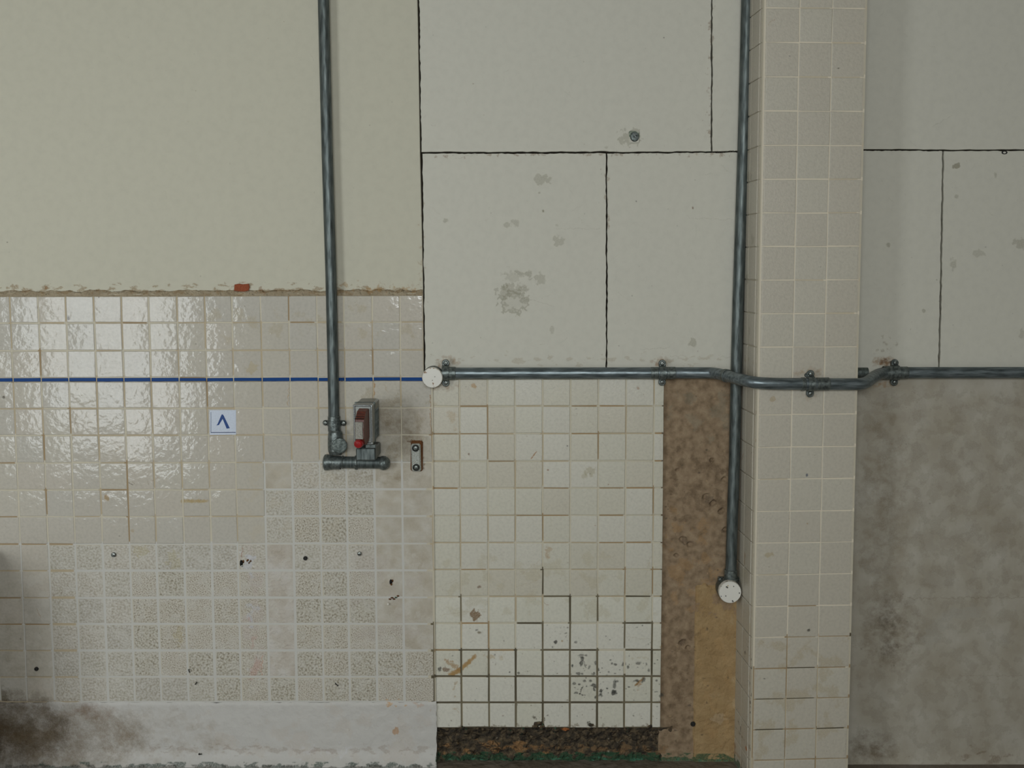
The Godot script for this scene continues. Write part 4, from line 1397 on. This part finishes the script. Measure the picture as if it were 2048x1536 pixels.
func build_small_things() -> void:
	# white junction boxes
	var rust := c8(120, 82, 44)
	junction_box("rust-chipped white round junction box at the end of the blue tile line", 864.5, 755.5, 0.0362, 0.075, [[0.2, 0.28, 0.05, rust], [0.27, 0.3, 0.02, rust], [0.6, 0.46, 0.018, c8(50, 44, 34)], [0.5, 0.6, 0.018, c8(70, 60, 40)], [0.53, 0.72, 0.03, rust], [0.56, 0.84, 0.016, rust], [0.53, 0.78, 0.018, rust], [0.2, 0.76, 0.02, c8(80, 70, 50)], [0.42, 0.12, 0.03, c8(160, 128, 82)], [0.56, 0.13, 0.025, c8(150, 116, 72)], [0.7, 0.16, 0.03, c8(170, 140, 92)], [0.3, 0.14, 0.03, c8(176, 150, 104)]], 3)
	junction_box("white round junction box with black flecks at the foot of the long conduit", 1460.6, 1185, 0.04, 0.08, [[0.35, 0.27, 0.035, c8(28, 26, 22)], [0.38, 0.3, 0.03, c8(28, 26, 22)], [0.63, 0.25, 0.02, c8(36, 34, 30)], [0.86, 0.52, 0.026, c8(50, 50, 48)], [0.32, 0.64, 0.022, c8(44, 44, 42)], [0.14, 0.65, 0.02, c8(80, 90, 100)], [0.59, 0.84, 0.028, c8(40, 42, 44)], [0.61, 0.87, 0.025, c8(40, 42, 44)], [0.4, 0.22, 0.03, c8(180, 160, 120)]], 9)
	# number plate with an eastern eight
	var t := thing("number_plate", "small white plate on the tiles with a blue caret-shaped numeral", "sign", P(445.5, 845, 0.0085))
	var o: Vector3 = t.position
	var outline := func(list: Array) -> PackedVector2Array:
		var q := PackedVector2Array()
		for k in list:
			var p := P(k[0], k[1], 0.0115)
			q.append(Vector2(p.x - o.x, p.y - o.y))
		return q
	var B := Builder.new()
	B.prism(outline.call([[419, 820.2], [472, 820], [472.4, 869.4], [419.4, 870]]), -0.003, 0.0032, 0.0006)
	part("plate", B.mesh(), M.plate, t)
	B = Builder.new()
	B.prism(outline.call([[444, 828.3], [446.8, 830], [459.6, 856.4], [453.3, 857.2], [445.3, 837.6], [438, 849.8], [433, 851], [435.6, 847], [442, 832]]), 0.003, 0.0038)
	part("numeral", B.mesh(), M.print_blue, t, "blue caret-shaped numeral")
	B = Builder.new()
	B.prism(outline.call([[421.6, 864.4], [471.4, 864.2], [471.4, 865.6], [421.6, 865.8]]), 0.003, 0.0037)
	part("rule", B.mesh(), M.print_navy, t)
	B = Builder.new()
	B.prism(outline.call([[421.6, 824], [422.4, 824], [422.4, 865], [421.6, 865]]), 0.003, 0.0036)
	part("rule", B.mesh(), M.print_navy, t)
	# small bar with two screws
	t = thing("fixing_bar", "small grey metal bar with two round screws between the switch and the middle tiles", "bracket", P(833, 912.5, 0.008))
	B = Builder.new()
	B.box(Vector3(0.0015, 0.002, 0.004), Vector3(0.044, 0.112, 0.012), 0.006, Basis(Vector3(0, 0, 1), -0.02))
	part("backing", B.mesh(), M.rust, t, "rust-brown backing")
	B = Builder.new()
	B.box(Vector3(0.0, -0.002, 0.014), Vector3(0.034, 0.101, 0.016), 0.005, Basis(Vector3(0, 0, 1), 0.02))
	part("bar", B.mesh(), surface(c8(186, 192, 190), 0.5, M.worn[0].albedo_texture, 5.0), t)
	for s in [[-0.001, 0.033], [0.0005, -0.037]]:
		B = Builder.new()
		B.lathe([[0.0128, 0.0], [0.0128, 0.002], [0.0105, 0.0025], [0.0095, 0.0008]], Vector3(s[0], s[1], 0.022), Vector3(0, 0, 1), 20)
		part("washer", B.mesh(), M.dark, t)
		B = Builder.new()
		B.lathe([[0.0092, 0.0], [0.0092, 0.002], [0.0066, 0.0042], [0.0, 0.005]], Vector3(s[0], s[1], 0.022), Vector3(0, 0, 1), 18)
		B.box(Vector3(s[0], s[1], 0.0268), Vector3(0.011, 0.0016, 0.0012), 0.0, Basis(Vector3(0, 0, 1), 0.4))
		part("screw", B.mesh(), M.steel, t)
	# screws and nails left in the wall
	for k in [
		[228, 1109, 0.0088, "domed steel screw in a worn tile below the brown tape mark", "steel"],
		[611, 1116, 0.0078, "small dark screw among the roughened tiles below the lower conduit run", "dark"],
		[719, 1107, 0.0078, "pale-headed screw in the smeared plaster below the switch box", "steel"],
		[1385, 1447, 0.0092, "dark bolt head at the edge of the tan render strip", "dark"],
		[74, 1337, 0.0078, "ring-shaped plug in a worn tile near the base render", "dark"],
	]:
		t = thing("wall_screw", k[3], "screw", P(k[0], k[1], 0.008 if k[0] < 900 else -0.012), "screws left in the wall")
		B = Builder.new()
		var rr: float = k[2]
		B.lathe([[rr * 0.5, -0.004], [rr * 0.5, 0.006], [rr, 0.006], [rr, 0.0085], [rr * 0.75, 0.0115], [0.0, 0.0125]], Vector3.ZERO, Vector3(0.1, 0.1, 1), 16)
		part("head", B.mesh(), M[k[4]], t)
		B = Builder.new()
		B.box(Vector3(rr * 0.12, rr * 0.12, 0.0125), Vector3(rr * 1.3, rr * 0.22, 0.0014), 0.0, Basis(Vector3(0, 0, 1), k[0] * 0.7))
		part("slot", B.mesh(), M.dark, t)
	for k in [[671, 1366, -0.5, "bent dark nail in a roughened tile above the base render"], [391, 1368, 0.9, "short nail stub in the bottom row of worn tiles"], [380, 1344, 1.6, "tiny nail on the joint above the nail stub"], [398, 1508, 0.4, "tiny nail in the cove of the base render"]]:
		t = thing("nail", k[3], "nail", P(k[0], k[1], 0.008 if k[1] < 1500 else 0.022), "nails left in the wall")
		B = Builder.new()
		var an: float = k[2]
		B.tube(fillet([Vector3(0, 0, -0.006), Vector3(0, 0, 0.008), Vector3(cos(an) * 0.012, sin(an) * 0.012, 0.012)], 0.006, 5), 0.0017, 8)
		part("shank", B.mesh(), M.dark, t)
		B = Builder.new()
		B.lathe([[0.0, 0], [0.0034, 0.0], [0.0034, 0.0012], [0.0, 0.0016]], Vector3(cos(an) * 0.012, sin(an) * 0.012, 0.012), Vector3(cos(an), sin(an), 0.4), 10)
		part("head", B.mesh(), M.steel, t)
	# broken plug holes: dark lumps painted in for the shade inside them
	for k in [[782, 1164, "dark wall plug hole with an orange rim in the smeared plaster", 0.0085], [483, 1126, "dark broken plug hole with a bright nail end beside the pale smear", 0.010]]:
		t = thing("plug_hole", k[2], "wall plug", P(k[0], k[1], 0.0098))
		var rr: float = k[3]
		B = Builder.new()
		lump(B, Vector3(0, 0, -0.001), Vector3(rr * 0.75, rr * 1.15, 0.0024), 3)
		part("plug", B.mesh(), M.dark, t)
		B = Builder.new()
		lump(B, Vector3(rr * 0.7, rr * 0.55, -0.0006), Vector3(rr * 0.4, rr * 0.7, 0.0022), 5)
		part("crumb", B.mesh(), M.rust, t)
		B = Builder.new()
		lump(B, Vector3(rr * 0.15, -rr * 1.05, 0.001), Vector3(0.0036, 0.004, 0.0036), 8)
		part("nail_end", B.mesh(), M.chrome if k[0] < 700 else M.rust, t)
	for k in [[498, 1123, "small brown gouge next to the broken plug hole", 0.006, 0.011, -0.4], [788, 1196, "ragged brown gouge with a white peg in the smeared plaster", 0.013, 0.008, 0.7]]:
		t = thing("gouge", k[2], "gouge", P(k[0], k[1], 0.0094))
		for i in 5:
			B = Builder.new()
			lump(B, Vector3((i - 2) * k[3] * 0.55, sin(i * 2.1) * k[4] * 0.5 + (i - 2) * 0.003 * k[5], 0.0008), Vector3(k[3] * 0.42, k[4] * 0.36, 0.0022), i + 40)
			part("crumb", B.mesh(), M.rust if i != 3 else M.mortar, t)
		if k[0] > 600:
			B = Builder.new()
			B.lathe([[0.0048, -0.002], [0.0048, 0.008], [0.0036, 0.0095], [0.0, 0.0095]], Vector3(-0.02, -0.021, 0.0), Vector3(-0.2, 0, 1), 12)
			part("peg", B.mesh(), M.white_paint, t, "white peg")
	# sawn-off metal anchor in the big board, and a hole at the joint of the right boards
	t = thing("metal_anchor", "sawn-off grey metal anchor stub in the large upper board", "anchor", P(1268.5, 274, 0.0))
	B = Builder.new()
	B.box(Vector3(0, 0, 0.003), Vector3(0.036, 0.042, 0.007), 0.0025, Basis(Vector3(0, 0, 1), 0.05))
	part("plate", B.mesh(), M.board, t)
	B = Builder.new()
	B.lathe([[0.0165, 0.0], [0.0165, 0.007], [0.0135, 0.0105], [0.006, 0.011], [0.0, 0.0105]], Vector3.ZERO, Vector3(0.1, 0.1, 1), 18, 1.1)
	part("stub", B.mesh(), M.cast, t)
	B = Builder.new()
	B.box(Vector3(0.006, 0.003, 0.012), Vector3(0.008, 0.003, 0.002), 0.0, Basis(Vector3(0, 0, 1), -0.6))
	part("slot", B.mesh(), M.dark, t)
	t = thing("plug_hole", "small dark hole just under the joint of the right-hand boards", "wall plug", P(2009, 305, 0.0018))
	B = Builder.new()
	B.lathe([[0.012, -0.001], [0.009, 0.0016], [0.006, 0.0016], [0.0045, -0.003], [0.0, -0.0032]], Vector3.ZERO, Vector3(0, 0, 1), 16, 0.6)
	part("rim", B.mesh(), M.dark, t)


# ------------------------------------------------------------------ the rest of the room, behind and beside the camera
func slab(parent: Node3D, called: String, lo: Vector3, hi: Vector3, material: Material) -> void:
	var B := Builder.new()
	B.box((lo + hi) / 2, hi - lo)
	part(called, B.mesh(), material, parent)

func window_wall(wall: String, n: int, x0: float, x1: float, z: float, wx0: float, wx1: float, wy0: float, wy1: float, energy: float, color: Color) -> void:
	# a wall that faces the tiled wall, with a frosted window in it
	var w := structure(wall)
	var d := 0.2
	slab(w, "masonry", Vector3(x0, 0, z), Vector3(wx0, 3.2, z + d), M.room)
	slab(w, "masonry", Vector3(wx1, 0, z), Vector3(x1, 3.2, z + d), M.room)
	slab(w, "masonry", Vector3(wx0, 0, z), Vector3(wx1, wy0, z + d), M.room)
	slab(w, "masonry", Vector3(wx0, wy1, z), Vector3(wx1, 3.2, z + d), M.room)
	var win := structure("window_%d" % n)
	var f := 0.05
	slab(win, "window_frame", Vector3(wx0, wy0, z + 0.03), Vector3(wx0 + f, wy1, z + 0.09), M.frame)
	slab(win, "window_frame", Vector3(wx1 - f, wy0, z + 0.03), Vector3(wx1, wy1, z + 0.09), M.frame)
	slab(win, "window_frame", Vector3(wx0 + f, wy0, z + 0.03), Vector3(wx1 - f, wy0 + f, z + 0.09), M.frame)
	slab(win, "window_frame", Vector3(wx0 + f, wy1 - f, z + 0.03), Vector3(wx1 - f, wy1, z + 0.09), M.frame)
	slab(win, "window_sill", Vector3(wx0 - 0.05, wy0 - 0.04, z - 0.05), Vector3(wx1 + 0.05, wy0 - 0.001, z + 0.02), M.frame)
	slab(win, "window_pane", Vector3(wx0 + f, wy0 + f, z + 0.055), Vector3(wx1 - f, wy1 - f, z + 0.065), M.pane)
	if n == 1:
		slab(win, "mullion", Vector3((wx0 + wx1) / 2 - 0.025, wy0 + f, z + 0.0), Vector3((wx0 + wx1) / 2 + 0.025, wy1 - f, z + 0.045), M.frame)
		for k in [0.36, 0.68]:
			slab(win, "transom", Vector3(wx0 + f, lerpf(wy0, wy1, k) - 0.022, z + 0.0), Vector3(wx1 - f, lerpf(wy0, wy1, k) + 0.022, z + 0.044), M.frame)
	var l := AreaLight3D.new()
	l.name = "daylight_%d" % n
	l.area_size = Vector2(wx1 - wx0 - 2 * f, wy1 - wy0 - 2 * f)
	l.light_energy = energy
	l.light_color = color
	l.shadow_enabled = true
	l.set("area_range", 20.0)
	l.set("area_attenuation", 2.0)
	add_child(l)
	l.position = Vector3((wx0 + wx1) / 2, (wy0 + wy1) / 2, z + 0.05)

func build_room() -> void:
	var f := structure("floor")
	slab(f, "slab", Vector3(-4.0, -0.2, -0.05), Vector3(3.4, 0.0, 6.4), M.floor)
	var c := structure("ceiling")
	slab(c, "slab", Vector3(-4.2, 3.2, -0.3), Vector3(3.4, 3.4, 6.4), M.room)
	var l := structure("wall_left")
	slab(l, "masonry", Vector3(-4.2, 0, -0.05), Vector3(-4.0, 3.2, 3.9), M.room)
	var r := structure("wall_side")
	slab(r, "masonry", Vector3(3.2, 0, -0.05), Vector3(3.4, 3.2, 6.2), M.room)
	var j := structure("wall_return")
	slab(j, "masonry", Vector3(-1.55, 0, 3.9), Vector3(-1.35, 3.2, 6.2), M.room)


func build_added_cupboard() -> void:
	# unseen, added just left of the frame to shade the foot of the tiles
	var t := thing("added_cupboard", "unseen low brown wooden box added to shade the dark end of the wall", "added_cupboard", Vector3(-2.36, 0, 0.47))
	var B := Builder.new()
	B.box(Vector3(0, 0.42, 0), Vector3(0.88, 0.72, 0.8), 0.004)
	part("body", B.mesh(), M.wood, t)
	B = Builder.new()
	B.box(Vector3(0, 0.795, 0.0), Vector3(0.92, 0.03, 0.86), 0.004)
	part("top", B.mesh(), M.wood, t)
	for s in [-1.0, 1.0]:
		B = Builder.new()
		B.box(Vector3(s * 0.218, 0.42, 0.41), Vector3(0.42, 0.68, 0.02), 0.003)
		var door := part("door", B.mesh(), M.wood, t)
		B = Builder.new()
		B.lathe([[0.012, 0], [0.008, 0.012], [0.016, 0.024], [0.0, 0.03]], Vector3(s * 0.04, 0.45, 0.42), Vector3(0, 0, 1), 14)
		part("knob", B.mesh(), M.steel, door)
	for x in [-0.4, 0.4]:
		for z in [-0.36, 0.36]:
			B = Builder.new()
			B.box(Vector3(x, 0.03, z), Vector3(0.06, 0.06, 0.06), 0.004)
			part("foot", B.mesh(), M.wood, t)


func _ready() -> void:
	rng.seed = 41
	# camera
	var cam := Camera3D.new()
	cam.name = "camera"
	cam.fov = rad_to_deg(2.0 * atan(768.0 / FOCAL))
	cam.transform = Transform3D(look, eye)
	cam.near = 0.05
	cam.far = 60.0
	add_child(cam)
	cam.current = true
	# sky, outside the closed room
	var env := Environment.new()
	env.background_mode = Environment.BG_COLOR
	env.background_color = c8(170, 184, 200)
	env.tonemap_mode = Environment.TONE_MAPPER_LINEAR
	env.tonemap_exposure = 1.0
	env.sdfgi_enabled = true
	env.ssao_enabled = true
	env.ssil_enabled = true
	var we := WorldEnvironment.new()
	we.name = "surroundings"
	we.environment = env
	add_child(we)
	make_materials()
	# daylight: a tall window to the left, whose reflection shows in the glaze, and an unseen high window added behind the camera as fill
	var day := c8(244, 250, 252)
	window_wall("wall_front", 1, -4.0, -1.35, 3.7, -3.3, -2.25, 0.55, 2.5, 5.0, day)
	window_wall("wall_rear", 2, -1.35, 3.2, 6.0, -1.0, 0.9, 1.9, 2.95, 11.2, day)
	build_room()
	# grout colours first, then the surfaces that show them
	grout = Image.create(1024, 768, false, Image.FORMAT_RGBA8)
	grout.fill(c8(196, 188, 168))
	paint_grout()
	make_grout_material()
	for k in 12:
		tile_shapes.append(tile_mesh(TILE, TILE, 0.006, 0.0028, 0.02, 100 + k))
	build_left_wall()
	build_middle_wall()
	build_pillar()
	build_right_wall()
	build_left_conduit()
	build_switch()
	build_horizontal_conduit()
	build_right_conduit()
	build_small_things()
	build_added_cupboard()


func paint_grout() -> void:
	var cream := c8(200, 192, 172)
	var tan_ := c8(184, 169, 142)
	var brown := c8(158, 136, 104)
	var rusty := c8(164, 136, 98)
	var pale := c8(198, 196, 189)
	var soot := c8(112, 103, 82)
	var black := c8(86, 78, 60)
	for j in range(0, 17):
		for i in 16:
			var a := P(LEFT_X[i], 592)
			var b := P(LEFT_X[i + 1], 592)
			var y: float = P(400, LEFT_Y[j]).y
			var low := j >= 10 or (i >= 10 and j >= 7)
			var k := rng.randf()
			var col := pale if low else (cream if k < 0.62 else (tan_ if k < 0.95 else brown))
			if low and i <= 2:
				col = tan_ if k < 0.5 else brown
			joint(Vector3(a.x, y, 0), Vector3(b.x, y, 0), 0.006, col)
			if j < 16:
				var y2: float = P(400, LEFT_Y[j + 1]).y
				k = rng.randf()
				col = pale if low else (cream if k < 0.5 else (tan_ if k < 0.92 else brown))
				joint(Vector3(a.x, y, 0), Vector3(a.x, y2, 0), 0.006, col)
	for j in 14:
		for i in 9:
			var a := P(MID_X[i], 770)
			var b := P(MID_X[i + 1], 770)
			var y: float = P(1100, MID_Y[j]).y
			var k := rng.randf()
			var dirty := (j - 7) / 4.0
			var col := cream if k < 0.35 else (tan_ if k < 0.65 else (rusty if k < 0.85 else brown))
			if rng.randf() < dirty:
				col = soot if rng.randf() < 0.6 else black
			joint(Vector3(a.x, y, 0), Vector3(b.x, y, 0), 0.006, col)
			if j < 13:
				var y2: float = P(1100, MID_Y[j + 1]).y
				k = rng.randf()
				col = cream if k < 0.6 else (tan_ if k < 0.9 else brown)
				if rng.randf() < dirty + 0.1:
					col = soot if rng.randf() < 0.7 else black
				joint(Vector3(a.x, y, 0), Vector3(a.x, y2, 0), 0.006, col)
	var light := c8(220, 210, 190)
	for j in PILLAR_Y.size() - 1:
		for i in 4:
			var xs := [1519.5, 1584.5, 1648.0, 1711.0, 1716.0]
			var a := P(xs[i], 768, 0.2)
			var b := P(xs[i + 1], 768, 0.2)
			var y: float = P(1580, PILLAR_Y[j], 0.2).y
			var y2: float = P(1580, PILLAR_Y[j + 1], 0.2).y
			var low: float = (PILLAR_Y[j] - 1150.0) / 160.0
			var col := light if rng.randf() < 0.7 else c8(200, 188, 164)
			if rng.randf() < low:
				col = brown if rng.randf() < 0.8 else black
			joint(Vector3(a.x, y, 0), Vector3(b.x, y, 0), 0.006, col)
			col = light
			if rng.randf() < low - 0.5:
				col = tan_ if rng.randf() < 0.5 else brown
			joint(Vector3(a.x, y, 0), Vector3(a.x, y2, 0), 0.006, col)
